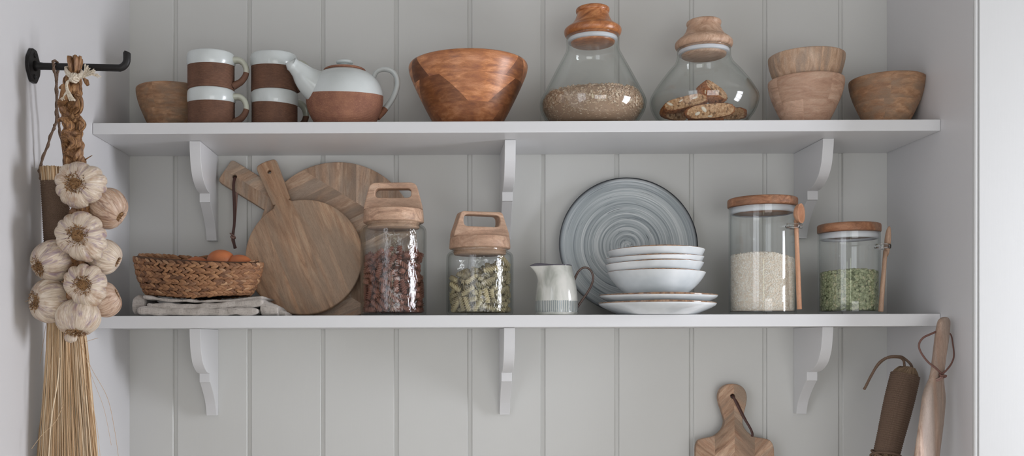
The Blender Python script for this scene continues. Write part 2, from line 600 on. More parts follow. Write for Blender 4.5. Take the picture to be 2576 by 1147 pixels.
def ring_seg(nseg, hz, zoff=0.0, slant=0.0, off=0.0):
    """glued-up staves: one tone per sector of each ring"""
    def f(g, base):
        x, y, z = g.sep(base)
        b = g.m('FLOOR', g.m('DIVIDE', g.m('ADD', z, zoff), hz))
        fr = g.m('FRACT', g.m('DIVIDE', g.m('ADD', z, zoff), hz))
        a = g.m('DIVIDE', g.m('ARCTAN2', y, x), 2 * PI)
        sl = g.m('MULTIPLY', g.m('SUBTRACT', fr, .5), slant)
        a = g.m('ADD', g.m('ADD', a, g.m('MULTIPLY', b, .37)), off)
        # neighbouring staves lean opposite ways, so every second piece is a trapezium
        s = g.m('FLOOR', g.m('ADD', g.m('MULTIPLY', a, nseg), g.m('MULTIPLY', sl, g.m('COSINE', g.m('MULTIPLY', g.m('FLOOR', g.m('MULTIPLY', a, nseg)), PI)))))
        t = g.white(g.comb(s, b, 3.7))
        # grain runs round the bowl in each piece
        ang = g.m('MULTIPLY', a, 2 * PI)
        v = g.comb(g.m('MULTIPLY', ang, .085), g.m('MULTIPLY', z, 1.0), g.m('MULTIPLY', g.m('SQRT', g.m('ADD', g.m('MULTIPLY', x, x), g.m('MULTIPLY', y, y))), 1.0))
        return t, v
    return f

W_BOWL_D = wood('bowl_wood_brown', '#8f6a50', '#b58b69', '#cfa683', stretch=(2.2, 9, 9), freq=16, grey='#97806b', seg=ring_seg(5, .051, .0, 0, .13), segamt=.25, rough=.5, dist=.4)
W_BOWL_L = wood('bowl_wood_pale', '#b8917a', '#d9b39a', '#e8cbb4', stretch=(1.6, 7, 7), freq=9, seg=ring_seg(4, .049, .0, 0, .07), segamt=.28, rough=.48, pores=.25)
W_BOWL_G = wood('bowl_wood_grey', '#a5856d', '#cba88b', '#e0c2a9', stretch=(7, 2.0, 7), freq=9, grey='#9c8a7b', seg=ring_seg(9, .2, .0, 0, .02), segamt=.35, rough=.5)

def wooden_bowl(cx, D, hw, z0, h, mat, label, t=.0065):
    x = X(cx, D)
    r = RR(hw, cx, D)
    m = M(); m.lathe(shell(bowl_profile(r, h), t, .010, 4), 72)
    o = obj('wooden_bowl', m, mat, loc=(x, D - DW, z0))
    return tag(o, label, 'bowl', 'small wooden bowls on the upper shelf')

zb = lambda px, D: ZU(X(px, D)) + .0004
wooden_bowl(434, 2.000, 92, zb(434, 2.000), .0955, W_BOWL_D, 'small brown wooden bowl standing behind the first stack of mugs')
wooden_bowl(2231, 1.95, 98.5, zb(2231, 1.95), .0966, W_BOWL_D, 'small dark brown wooden bowl standing alone at the shelf end by the wall')
zz = zb(2027.5, 1.95)
wooden_bowl(2027.5, 1.95, 97.6, zz, .0955, W_BOWL_L, 'pale wooden bowl with arched grain, lower one of the stacked pair')
wooden_bowl(2028.5, 1.95, 98.2, zz + .0475, .0955, W_BOWL_G, 'greyish streaked wooden bowl nested in the top of the stacked pair', .0060)

# ---- stoneware: clay and glaze
def clay(name, c0, c1, c2, rough=.75):
    g = G(name)
    n = g.noise(g.tc(), 45, 4, .6)
    n2 = g.noise(g.map(g.tc(), (1, 1, 6)), 300, 2, .6)
    n3 = g.noise(g.map(g.tc(), (1, 1, 5), loc=(3, 3, 3)), 420, 1, .5)
    col = g.mix(g.ramp(n, [(.3, 0.0), (.7, 1.0)]), lin(c0), lin(c1))
    col = g.mix(g.m('MULTIPLY', g.ramp(n3, [(.6, 0.0), (.72, 1.0)]), .55), col, lin(c2))
    g.set(color=col, rough=rough, normal=g.bump(n2, .5, .0006), spec=.3)
    return g.mat
CLAY_M = clay('mug_clay', '#664a3d', '#775645', '#8f6c55')
CLAY_T = clay('teapot_clay', '#83594a', '#9c6e57', '#cb9a76')
def glaze(name, c0, c1, rough=.22, speck='#b9b6ae', amt=.5, sc=30):
    g = G(name)
    n = g.noise(g.tc(), sc, 3, .5)
    s = g.noise(g.tc(), 600, 1, .5)
    col = g.mix(n, lin(c0), lin(c1))
    col = g.mix(g.m('MULTIPLY', g.ramp(s, [(.72, 0.0), (.78, 1.0)]), amt), col, lin(speck))
    g.set(color=col, rough=rough, normal=g.bump(g.noise(g.tc(), 70, 2, .5), .06, .002), coat=.3, coat_rough=.12)
    return g.mat
GLZ = glaze('white_glaze', '#c4cac9', '#d2d7d6')
GLZ_H = glaze('handle_glaze', '#b4b6a6', '#c6c8ba', .25)

def ridged(r_of_z, z0, z1, n, amp):
    out = []
    for i in range(n * 4 + 1):
        z = z0 + (z1 - z0) * i / (n * 4)
        out.append((r_of_z(z) - amp * (.5 - .5 * math.cos(2 * PI * i / 4)), z))
    return out

def make_mug(h=.0712, r=.0448):
    root = empty('stoneware_mug')
    zg = .0487
    out = [(r - .005, 0), (r - .0016, .0012), (r - .0006, .004)]
    rd = ridged(lambda z: r - .0004 - .0002 * math.sin(z * 60), .005, zg, 18, .0009)
    up = [(r - .0002, zg + .0008), (r + .0009, zg + .003), (r + .0011, zg + .012), (r + .0010, h - .008), (r + .0004, h - .003), (r - .0008, h - .0008)]
    outer = out + rd + up
    pr = shell(outer, .0036, .006, 3)
    nclay = 1 + len(out) + len(rd) - 1
    m = M(); m.lathe(pr, 72, mats=[0 if i < nclay else 1 for i in range(len(pr) - 1)])
    # hand-dipped: the glaze line dips a little on one side
    m.v = [(x_, y_, z_ + .0040 * (y_ / r) * math.exp(-((z_ - zg) / .016) ** 2)) for x_, y_, z_ in m.v]
    obj('body', m, [CLAY_M, GLZ], root)
    pts = spline([(r - .001, 0, .0595), (r + .0100, 0, .0590), (r + .0190, 0, .0525), (r + .0235, 0, .0410), (r + .0215, 0, .0290), (r + .0135, 0, .0185), (r + .005, 0, .0135), (r - .002, 0, .0100)], 6)
    rad = [.0112 - .0026 * math.sin(PI * min(1, i / (len(pts) - 1) * 1.05)) for i in range(len(pts))]
    k = next(i for i, p in enumerate(pts) if i > 8 and p[2] < .0360)
    m = M(); m.tube(pts, rad, 14, flat=.62, ref=(0, 1, 0), mats=[1 if i < k else 0 for i in range(len(pts))])
    obj('handle', m, [CLAY_M, GLZ_H], root)
    return root
mug = make_mug()
mg = 'stacked stoneware mugs'
def put_mug(o, cx, D, lvl, lab, rz=0.0, sz=1.0):
    x = X(cx, D); o.scale = (1, 1, sz); o.location = (x, D - DW, ZU(x) + .0004 + lvl * .0704 * sz); o.rotation_euler = (0, 0, rz)
    tag(o, lab, 'mug', mg)
put_mug(mug, 532, 1.905, 0, 'white-rimmed brown mug, bottom of the stack beside the small brown bowl', -.08)
put_mug(copy_tree(mug), 531, 1.905, 1, 'white-rimmed brown mug, top of the stack beside the small brown bowl', -.05)
put_mug(copy_tree(mug), 690.8, 1.930, 0, 'white-rimmed brown mug, bottom of the stack beside the teapot', .62, 1.035)
put_mug(copy_tree(mug), 689.6, 1.932, 1, 'white-rimmed brown mug, top of the stack behind the teapot spout', .25, 1.035)

# ---- teapot
D = 1.922; cx = 867
tx = X(cx, D); tz = ZU(tx) + .0004
tp = empty('teapot', (tx, D - DW, tz))
tag(tp, 'round stoneware teapot, white glaze above bare brown clay', 'teapot')
s = D / F
zr = lambda py: Z(py, D) - tz
zcl = zr(240)
def rb(z):
    # body radius by height
    pts = [(0, .0480), (.0075, .0545), (.0163, .0610), (.030, .0682), (.045, .0732), (.0575, .0748), (.070, .0738), (.083, .0697), (.095, .0622), (.104, .0530), (.110, .0435), (.1135, .037), (.1150, .0340)]
    zs = [p[0] for p in pts]; rs = [p[1] for p in pts]
    return float(np.interp(z, zs, rs))
fine = spline([(.0545, .0075), (.0610, .0163), (.0682, .030), (.0732, .045), (.0748, .0575)], 12)
fz = [p[1] for p in fine]; fr = [p[0] for p in fine]
rid = [(float(np.interp(.0075 + (zcl - .0075) * i / 88, fz, fr)) - .00055 * (.5 - .5 * math.cos(2 * PI * i / 4)), .0075 + (zcl - .0075) * i / 88) for i in range(89)]
up = spline([(.0746, zcl + .0006), (.0749, zcl + .003), (.0739, .070), (.0700, .083), (.0627, .095), (.0535, .1035), (.0445, .1090), (.0385, .1115)], 7)
basep = [(.0465, 0), (.0500, .0018)] + fine[:-1] + spline([(.0748, .0575), (.0739, .070), (.0700, .083), (.0627, .095), (.0535, .1035), (.0445, .1090), (.0385, .1115)], 8)
bz_, br_ = [p[1] for p in basep], [p[0] for p in basep]
up = [(float(np.interp(z_, bz_, br_)) + .0003, z_) for z_ in (zcl + .0005, zcl + .002, zcl + .004)] + [(float(np.interp(z_, bz_, br_)) + .0003, z_) for z_ in np.linspace(zcl + .008, .1085, 16)] + [(.0445, .1090), (.0385, .1115)]
outer = [(.0465, 0), (.0500, .0018)] + rid + up
pr = shell(outer, .004, .008, 3)
nc = 1 + 2 + len(rid) - 1
m = M(); m.lathe(pr, 96, mats=[0 if i < nc else 1 for i in range(len(pr) - 1)])
# the pot was dipped at a slant, so the glaze line runs lower on the near side
for i, (x_, y_, z_) in enumerate(m.v):
    z2_ = z_ + (.0105 * y_ / .075 - .0018 * x_ / .075) * math.exp(-((z_ - zcl) / .024) ** 2)
    q_ = math.hypot(x_, y_)
    if q_ > .02:
        f_ = (q_ + float(np.interp(z2_, bz_, br_)) - float(np.interp(z_, bz_, br_))) / q_
        m.v[i] = (x_ * f_, y_ * f_, z2_)
obj('body', m, [CLAY_T, GLZ], tp)
# lid with bare clay rim and a button knob
lid = empty('lid'); lid.parent = tp
m = M(); m.lathe([(0, .1095), (.030, .1100), (.0398, .1118), (.0408, .1135), (.0402, .1150), (.0385, .1160)], 72, 0)
m.lathe([(.0386, .1159), (.0370, .1170), (.030, .1190), (.020, .1207), (.011, .1216), (.009, .1222), (0, .1222)], 72, 1)
bpy.data.objects.remove(lid)
lid = obj('lid', m, [CLAY_T, GLZ], tp)
m = M(); m.lathe(spline([(.0098, .1212), (.0085, .1235), (.0092, .1255), (.0150, .1275), (.0163, .1300), (.0155, .1322), (.0120, .1338), (.006, .1344), (0, .1345)], 4), 40)
obj('knob', m, GLZ, lid)
# spout
sp = lambda px, py, dy=0: Vector((X(px, D + dy) - tx, dy, Z(py, D + dy) - tz))
pts = spline([tuple(sp(812, 222, -.018)), tuple(sp(794, 216, -.026)), tuple(sp(772, 198.5, -.036)), tuple(sp(755, 180, -.043)), tuple(sp(742, 168, -.048)), tuple(sp(732.5, 160.5, -.052))], 6)
rad = list(np.interp(np.linspace(0, 1, len(pts)), [0, .2, .42, .65, .85, 1], [.0330, .0315, .0240, .0168, .0135, .0130]))
m = M()
n0 = len(pts)
inn = pts[::-1][:14]
m.tube(pts + [pts[-1]] + inn, rad + [.0108] + [r * .82 for r in rad[::-1][:14]], 28, ref=(0, 1, 0), cap=False)
# trim the part of the spout wall that would drop below the clay line outside the body
obj('spout', m, GLZ, tp)
# handle: round strap leaving the shoulder, white down to the clay root
hp = [(940, 196), (945, 184), (956, 176.5), (970, 174.5), (985, 179), (996, 191), (1000, 208), (997, 226), (988, 247), (976, 265), (962, 282), (948, 295)]
hp = [sp(a_, b_, (a_ - 867) * .00022) for a_, b_ in hp]
pts = spline([tuple(p) for p in hp], 6)
rad = list(np.interp(np.linspace(0, 1, len(pts)), [0, .15, .5, .8, 1], [.0062, .0056, .0066, .0076, .0098]))
k = next(i for i, p in enumerate(pts) if i > 20 and p[2] < zr(266))
m = M(); m.tube(pts, rad, 16, flat=.72, ref=(0, 1, 0), mats=[1 if i < k else 0 for i in range(len(pts))])
obj('handle', m, [CLAY_T, GLZ], tp)

# ---- big salad bowl of glued pieces
D = 1.945; cx = 1177.5
x = X(cx, D); z0 = ZU(x) + .0004
k = D / F
R = RR(149.6, cx, D)
bp = [(.0575, 0), (.0605, .004), (.0700, .0205), (.0835, .0460), (.0985, .0770), (.1090, .1010), (.1140, .1145), (.1157, .1225), (.1160, .1275), (.1150, .1310)]
kr = R / .1160; hh = (Z(171, D) - z0) / .1275
def mosaic(g, base):
    x, y, z = g.sep(base)
    a = g.m('DIVIDE', g.m('ARCTAN2', y, x), 2 * PI)      # front of the bowl is -0.25
    z1, z2 = .0420 * hh, .0915 * hh
    b = g.m('ADD', g.m('GREATER_THAN', z, z1), g.m('GREATER_THAN', z, z2))
    fr = g.m('DIVIDE', g.m('SUBTRACT', z, g.m('ADD', g.m('MULTIPLY', b, .0450), -.003)), .045)
    mid_ = g.m('COMPARE', b, 1.0, .4)
    pick = lambda v1, v2: g.m('ADD', v2, g.m('MULTIPLY', mid_, v1 - v2))
    u = g.m('ADD', g.m('MULTIPLY', g.m('ADD', a, .25), 3.0), pick(.41, .53))
    par = g.m('FLOOR', u)
    s = g.m('MULTIPLY', g.m('SUBTRACT', fr, .5), pick(.24, .13))
    uf = g.m('FRACT', u)
    # the light front piece widens upwards
    left = g.m('LESS_THAN', uf, g.m('SUBTRACT', pick(.27, .09), s))
    right = g.m('GREATER_THAN', uf, g.m('ADD', pick(.75, .92), s))
    idx = g.m('ADD', g.m('MULTIPLY', par, 2.0), g.m('SUBTRACT', right, left))
    odd = g.m('MAXIMUM', left, right)
    t = g.m('MULTIPLY', g.white(g.comb(g.m('ADD', g.m('MULTIPLY', par, 2.0), g.m('MULTIPLY', right, 2.0)), b, g.m('MULTIPLY', odd, 5.0))), .55)
    low = g.m('LESS_THAN', b, .5)
    lightp = g.m('MULTIPLY', g.m('SUBTRACT', 1.0, odd), g.m('SUBTRACT', 1.0, g.m('MULTIPLY', low, .75)))
    tone = g.m('ADD', g.m('MULTIPLY', t, .55), g.m('MULTIPLY', lightp, .72))
    ang = g.m('MULTIPLY', a, 2 * PI)
    v = g.comb(g.m('MULTIPLY', ang, .11), z, g.m('MULTIPLY', b, 1.0))
    return tone, v
W_SALAD = wood('salad_bowl_wood', '#7d4c35', '#a3683f', '#c68a60', stretch=(2.2, 9, 9), freq=13, seg=mosaic, segamt=1.15, rough=.33, coat=.2, dist=.35)
m = M(); m.lathe(shell(spline([(a * kr, b * hh) for a, b in bp], 5), .009, .014, 4), 96)
o = obj('salad_bowl', m, W_SALAD, loc=(x, D - DW, z0))
tag(o, 'large glossy orange-brown salad bowl made of glued wooden pieces', 'bowl')

# ---- cone-shaped storage jars
GLASS = glassmat('clear_glass', edge=(.48, .53, .50, 1))
SEAL = G('silicone_seal'); SEAL.set(color=(.72, .72, .76, 1), rough=.35, sss=.1); SEAL = SEAL.mat
W_LID_O = wood('lid_wood_orange', '#8f5530', '#b87444', '#d6955f', stretch=(1.6, 7, 7), freq=10, rough=.28, coat=.35, dist=2.0, rot=(.2, .5, .4))
W_LID_P = wood('lid_wood_pale', '#a9846b', '#cba78d', '#dfc0a8', stretch=(1.6, 7, 7), freq=9, rough=.42, coat=.05, dist=1.6, rot=(.3, .5, .9))

def cone_jar(label, cx, D, glass_pts, lid_pts, lid_mat, stop, seal):
    """all points (half width px, py); glass from foot to lip; lid from under the flange to the knob"""
    x = X(cx, D); z0 = ZU(x) + .0004
    root = empty('storage_jar', (x, D - DW, z0))
    tag(root, label, 'jar', 'cone-shaped glass jars with turned stoppers')
    cv = lambda pts: [(RR(h, cx, D), Z(py, D) - z0) for h, py in pts]
    g = cv(glass_pts)
    g = [(g[0][0] - .006, 0.0), (g[0][0] - .002, .0008)] + spline([(g[0][0], .0035)] + g[1:], 8)
    sh = shell(g, .0030, .0045, 3)
    inw = sorted([p for p in sh[len(g) + 5:] if p[0] > .003], key=lambda p: p[1])
    m = M(); m.lathe(sh, 96)
    obj('glass_body', m, GLASS, root)
    lp = cv(lid_pts)
    zt = lp[-1][1]
    fl = spline(lp, 6)
    zb = fl[0][1]
    rs, sy0, sy1 = stop
    r1 = RR(rs, cx, D); za, zc = Z(sy1, D) - z0, Z(sy0, D) - z0
    prof = [(0, za), (r1 - .003, za), (r1 - .0008, za + .001), (r1, za + .0035), (r1 + .0005, zc), (fl[0][0] - .004, zb)] + fl + [(0, zt)]
    m = M(); m.lathe(prof, 80)
    l = obj('stopper', m, lid_mat, root)
    m = M()
    rq, s0, s1 = seal
    rr = RR(rq, cx, D); a, b = Z(s1, D) - z0, Z(s0, D) - z0
    m.lathe([(r1 + .0003, a), (rr - .0008, a + .0006), (rr, a + .0025), (rr - .0006, (a + b) / 2), (rr, b - .0025), (rr - .0008, b - .0006), (r1 + .0003, b)], 80)
    obj('seal_ring', m, SEAL, l)
    return root, x, z0, inw

jo, jox, joz, jog = cone_jar('taller cone-shaped glass jar of oats with an orange-brown stopper', 1491, 1.945,
    [(91, 328), (104, 318), (118, 303), (130, 283), (134, 266), (133, 254), (127, 240), (112, 212), (92, 174), (75, 143), (67.5, 127), (66, 116), (66.5, 104), (67, 93.0)],
    [(66.5, 91.5), (70, 88), (72.2, 81), (71, 74.5), (64, 68.5), (53, 61), (45, 50), (40.5, 39), (39.5, 34.0), (41.6, 31.5), (42.6, 27.5), (41.8, 23), (38.5, 20.5)],
    W_LID_O, (55.5, 92, 112), (62.6, 96, 107))
jb, jbx, jbz, jbg = cone_jar('shorter cone-shaped glass jar of biscotti with a pale wooden stopper', 1770.5, 1.945,
    [(88, 328), (100, 320), (113, 305), (129, 284), (137, 264), (138, 250), (134, 238), (117, 211), (95, 183), (78, 164), (71, 152), (68, 140), (67.8, 131), (68, 124.5)],
    [(67, 122.5), (71, 120), (73.4, 113), (72, 106), (65, 99), (55, 91.5), (47, 81), (43, 71), (41.6, 66.5), (43, 64), (44.2, 60), (43.4, 55.5), (40, 53)],
    W_LID_P, (57, 124, 143), (64.8, 126.5, 137))

# ---- contents: grains laid over a core
def grain_mesh(mm, V, Fc, pos, rot, scl, mat=0):
    V = np.asarray(V); nV = len(V)
    out = np.einsum('nij,nvj->nvi', rot, V[None] * scl[:, None, :]) + pos[:, None, :]
    b = mm.n
    mm.v.extend(map(tuple, out.reshape(-1, 3).tolist())); mm.n = len(mm.v)
    Fa = [tuple(f) for f in Fc]
    for i in range(len(pos)):
        o = b + i * nV
        for f in Fa: mm.f.append(tuple(o + q for q in f))
    k = len(pos) * len(Fa)
    mm.m.extend([mat] * k); mm.sm.extend([True] * k)

def rand_rot(n, normals=None, tilt=.5):
    """random frames whose third axis keeps near the given normals"""
    q = rng.normal(size=(n, 3))
    if normals is None: w = q / np.linalg.norm(q, axis=1)[:, None]
    else:
        w = normals + q * tilt; w /= np.linalg.norm(w, axis=1)[:, None]
    u = rng.normal(size=(n, 3)); u -= w * (u * w).sum(1)[:, None]; u /= np.linalg.norm(u, axis=1)[:, None]
    v = np.cross(w, u)
    return np.stack([u, v, w], axis=2)

def fill(prof, ztop, n_side, n_top, V, Fc, dims, tilt, gap, name, label, cat, mats, loc, group=None, jit=.12, depth=.0025):
    """prof: inner radius by height [(r,z)]; ztop(x,y): surface height"""
    mm = M()
    zs = np.array([p[1] for p in prof]); rs = np.array([p[0] for p in prof])
    od = np.argsort(zs, kind='stable'); zs, rs = zs[od], rs[od]
    # core
    core = []
    zf = zs[0] + .001
    N = 48; rings = 14
    zmax = lambda a, r: ztop(r * math.cos(a), r * math.sin(a))
    Vc, Fcore = [], []
    for i in range(rings + 1):
        for k in range(N):
            a = 2 * PI * k / N
            z1 = zmax(a, float(np.interp(zs[-1], zs, rs)) * .9) - gap * .8
            z = zf + (z1 - zf) * i / rings
            r = float(np.interp(z, zs, rs)) - gap * 1.25
            Vc.append((r * math.cos(a), r * math.sin(a), z))
    for i in range(rings):
        for k in range(N):
            Fcore.append((i * N + k, i * N + (k + 1) % N, (i + 1) * N + (k + 1) % N, (i + 1) * N + k))
    Vc.append((0, 0, ztop(0, 0) - gap)); t = len(Vc) - 1
    Vc.append((0, 0, zf)); b = t + 1
    for k in range(N):
        Fcore.append((rings * N + k, rings * N + (k + 1) % N, t)); Fcore.append(((k + 1) % N, k, b))
    mm.add(Vc, Fcore, len(mats) - 1)
    pos, nrm = [], []
    md = max(dims)
    zz = rng.uniform(0, 1, n_side); aa = rng.uniform(0, 2 * PI, n_side)
    for q, a in zip(zz, aa):
        rr0 = float(np.interp(zs[-1], zs, rs))
        zt = zmax(a, rr0 * .85)
        z = zf + .002 + (zt - zf - .002) * q
        e = 1e-3
        r = float(np.interp(z, zs, rs)); dr = (float(np.interp(z + e, zs, rs)) - float(np.interp(z - e, zs, rs))) / (2 * e)
        r2 = r - gap - rng.uniform(0, depth)
        pos.append((r2 * math.cos(a), r2 * math.sin(a), z))
        l = math.hypot(1, dr); nrm.append((math.cos(a) / l, math.sin(a) / l, -dr / l))
    for _ in range(n_top):
        r0 = (float(np.interp(ztop(0, 0), zs, rs)) - gap) * math.sqrt(rng.uniform()); a = rng.uniform(0, 2 * PI)
        xx, yy = r0 * math.cos(a), r0 * math.sin(a)
        zq = ztop(xx, yy)
        if r0 > float(np.interp(zq, zs, rs)) - gap: continue
        pos.append((xx, yy, zq + rng.uniform(-depth * .6, depth * .6))); nrm.append((0, 0, 1))
    pos = np.array(pos); nrm = np.array(nrm)
    R = rand_rot(len(pos), nrm, tilt)
    sc = np.array(dims)[None] * (1 + rng.normal(size=(len(pos), 3)) * jit)
    # keep every grain inside the glass
    half = np.sqrt(((R * sc[:, None, :]) ** 2).sum(2))
    pos[:, 2] = np.maximum(pos[:, 2], zs[0] + half[:, 2] + .0006)
    rad = np.hypot(pos[:, 0], pos[:, 1])
    lim = np.interp(pos[:, 2] - half[:, 2], zs, rs)
    lim = np.minimum(lim, np.interp(pos[:, 2] + half[:, 2], zs, rs))
    hr = np.sqrt((np.einsum('nij,ni->nj', R * sc[:, None, :], np.stack([pos[:, 0] / (rad + 1e-9), pos[:, 1] / (rad + 1e-9), 0 * rad], 1)) ** 2).sum(1))
    ok = np.minimum(1, (lim - .0006 - hr) / (rad + 1e-9))
    pos[:, 0] *= ok; pos[:, 1] *= ok
    grain_mesh(mm, V, Fc, pos, R, sc)
    o = obj(name, mm, mats, loc=loc)
    tag(o, label, cat, group, 'stuff')
    return o

def island_mat(name, cols, rough=.6, spec=.3, sss=0.0, n=None):
    g = G(name)
    st = [(i / (len(cols) - 1), lin(c)) for i, c in enumerate(cols)]
    col = g.ramp(g.rand_island(), st)
    if n: col = g.mix(.25, col, g.ramp(g.noise(g.tc(), n, 3, .6), [(.3, .5), (.7, 1.1)]), 'MULTIPLY')
    g.set(color=col, rough=rough, spec=spec, sss=sss)
    return g.mat

def inner_of(inw): return [(r - .0011, z + .0004) for r, z in inw]

# oat flakes: thin ovals with a crease
V, Fc = ball(8, 4)
V = V.copy(); V[:, 2] *= 1 - .5 * np.exp(-(V[:, 1] / .25) ** 2)
OAT = island_mat('oat_flakes', ['#b09279', '#ceb499', '#bb9d83', '#e2cfb9', '#a2866d', '#d6bfa5'], .75, n=90)
OATC = plain('oat_shade', '#9c8069', .9)
iz = inner_of(jog)
zt = Z(243, 1.945) - joz
fill(iz, lambda x, y: zt + .006 * math.cos(x * 22) - .012 * (x * x + y * y) / .0081 + .002 * math.sin(60 * x + 40 * y),
     6500, 2600, V, Fc, (.0044, .0033, .0007), .5, .0022, 'rolled_oats', 'pile of beige rolled oats inside the taller cone-shaped jar', 'oats', [OAT, OATC], (jox, 1.945 - DW, joz), depth=.004)

# ---- biscotti
def crumb(name, c0, c1, c2, bstr=.9):
    g = G(name)
    n = g.noise(g.tc(), 260, 4, .65); h = g.noise(g.tc(), 110, 2, .5)
    col = g.ramp(n, [(.3, lin(c0)), (.5, lin(c1)), (.68, lin(c2))])
    col = g.mix(g.m('MULTIPLY', g.ramp(h, [(.36, 1.0), (.44, 0.0)]), .8), col, tuple(q * .5 for q in lin(c0)[:3]) + (1,))
    g.set(color=col, rough=.8, normal=g.bump(g.m('ADD', n, h), bstr, .0025), spec=.2)
    return g.mat
CRUMB = crumb('biscotti_crumb', '#9a6d48', '#cda077', '#e6c6a0')
CRUST = crumb('biscotti_crust', '#7e4a2b', '#a8693f', '#c1845a', .6)
ALM = plain('almond_flesh', '#ece0cc', .6)
def biscotto(L, Hh, T, label, px, py, D, rot, almonds=(), seed=0, zlow=None):
    """cut slice: half-moon outline in XZ, thickness along Y; cut faces are crumb, rim is crust"""
    r = np.random.default_rng(seed)
    n = 44
    ol = []
    for i in range(n):
        a = 2 * PI * i / n
        xx = math.copysign(abs(math.cos(a)) ** .62, math.cos(a)) * L / 2
        zq = math.copysign(abs(math.sin(a)) ** .75, math.sin(a)) * Hh / 2
        if zq < 0: zq *= .85
        k = 1 + r.normal() * .022
        ol.append((xx * k, zq * k))
    m = M(); V, Fc = [], []
    layers = [(-T / 2, .93), (-T / 2 + .0012, .985), (-T / 6, 1.0), (T / 6, 1.0), (T / 2 - .0012, .985), (T / 2, .93)]
    for (y, k) in layers:
        for (a, b) in ol: V.append((a * k, y + r.normal() * .0003, b * k))
    q = len(layers)
    side = []
    for i in range(q - 1):
        for k in range(n): side.append((i * n + k, i * n + (k + 1) % n, (i + 1) * n + (k + 1) % n, (i + 1) * n + k))
    m.add(V, side, 0)
    m.add([(a * .93, -T / 2 - .0001, b * .93) for a, b in ol] + [(0, -T / 2 - .0004, 0)], [((k + 1) % n, k, n) for k in range(n)], 1)
    m.add([(a * .93, T / 2 + .0001, b * .93) for a, b in ol] + [(0, T / 2 + .0004, 0)], [(k, (k + 1) % n, n) for k in range(n)], 1)
    o = obj('biscotti', m, [CRUST, CRUMB], loc=P(px, py, D))
    o.rotation_euler = rot
    tag(o, label, 'biscuit', 'almond biscotti in the cone-shaped jar')
    for (ax, az, al, aw, ar) in almonds:
        mm = M(); mm.ell((0, 0, 0), np.diag([al, .0012, aw]), 10, 6)
        a = obj('almond', mm, ALM, o, loc=(ax, -T / 2 - .0003, az)); a.rotation_euler = (0, ar, 0)
    return o
k = 1.9 / F
biscotto(.098, .030, .017, 'biscotti slice lying in front with three almond pieces in its crumb', 1784, 281.5, 1.905, (.10, -.10, .06), [(-.026, -.002, .0058, .0032, -.4), (-.013, .005, .0068, .0036, .9), (-.002, -.009, .0048, .0018, .05)], 1)
biscotto(.086, .027, .017, 'biscotti slice slanting up behind, with almond slivers along its top', 1724, 262.0, 1.930, (-.25, -.22, -.10), [(-.030, .004, .0068, .0028, .7), (-.008, .005, .0044, .0016, -.4), (.019, .004, .0055, .0022, -.15)], 2)
biscotto(.060, .030, .026, 'biscotti chunk perched crosswise on top of the slices', 1791, 236, 1.930, (-.45, .42, .45), [], 3)
biscotto(.058, .028, .018, 'biscotti piece at the bottom beneath the slanting slice', 1694, 287, 1.965, (.25, .05, .5), [], 4)
biscotto(.050, .026, .016, 'biscotti end poking out behind the front slice', 1846, 287, 1.975, (.2, .1, -.55), [], 5)
biscotto(.070, .026, .016, 'biscotti slice lying flat underneath the front slice', 1775, 306, 1.940, (PI / 2, 0, .1), [], 6)
# ================================================================== LOWER SHELF
# ---- folded linen towel
def linen():
    g = G('grey_linen')
    v = g.map(g.tc(), (1, 1, 1), (0, 0, .5))
    wv = g.n('TexWave', {'Vector': v, 'Scale': 330.0, 'Distortion': 1.2, 'Detail': 2.0, 'Detail Scale': 3.0}, bands_direction='X').outputs['Fac']
    wh = g.n('TexWave', {'Vector': g.map(g.tc(), (1, .3, 1)), 'Scale': 330.0, 'Distortion': 1.2, 'Detail': 2.0, 'Detail Scale': 3.0}, bands_direction='Z').outputs['Fac']
    h = g.m('MULTIPLY', wv, wh)
    sl = g.noise(g.map(g.tc(), (60, 900, 900)), 1, 3, .6); s2 = g.noise(g.map(g.tc(), (900, 900, 60)), 1, 3, .6)
    c = g.mix(g.ramp(g.m('ADD', sl, s2), [(.75, 0.0), (1.2, 1.0)]), lin('#978e87'), lin('#c4bcb4'))
    c = g.mix(g.m('MULTIPLY', h, .4), c, lin('#d6cfc8'))
    g.set(color=c, rough=.9, spec=.1, sheen=.3, normal=g.bump(g.m('ADD', h, g.m('MULTIPLY', sl, .8)), .6, .0012))
    return g.mat
LIN = linen()
def fold(m, xs, zc, hh, yf, yb, rngseed=0, n=26, wob=.0012):
    """one folded thickness of cloth running along x; the fold faces the room"""
    r = np.random.default_rng(rngseed)
    ph = r.uniform(0, 6.28, 6)
    V = []
    K = len(xs)
    for i, x in enumerate(xs):
        e = i / (K - 1)
        cap = math.sqrt(max(0.0, 1 - (2 * e - 1) ** 14))
        h = hh(x) * (.12 + .88 * cap) + .0005 * math.sin(x * 160 + ph[0])
        f = yf(x) + wob * math.sin(x * 70 + ph[1]) + .6 * wob * math.sin(x * 173 + ph[2]) + (1 - cap) * .006
        z = zc(x) + .0006 * math.sin(x * 110 + ph[3])
        for k in range(n):
            a = 2 * PI * k / n
            # stadium: half circle in front, flat to the back
            c, s_ = math.cos(a), math.sin(a)
            y = f + h + (-h * c if c > 0 else -c * (yb - f - h))
            V.append((x, y, z + h * math.copysign(abs(s_) ** .8, s_)))
    Fc = [(i * n + k, (i + 1) * n + k, (i + 1) * n + (k + 1) % n, i * n + (k + 1) % n) for i in range(K - 1) for k in range(n)]
    Fc += [tuple(range(n)), tuple(range(K * n - 1, (K - 1) * n - 1, -1))]
    m.add(V, Fc)
def curve(pxpy, D):
    xs = [X(a, D) for a, b in pxpy]; zs = [Z(b, D) for a, b in pxpy]
    return lambda x: float(np.interp(x, xs, zs))
m = M()
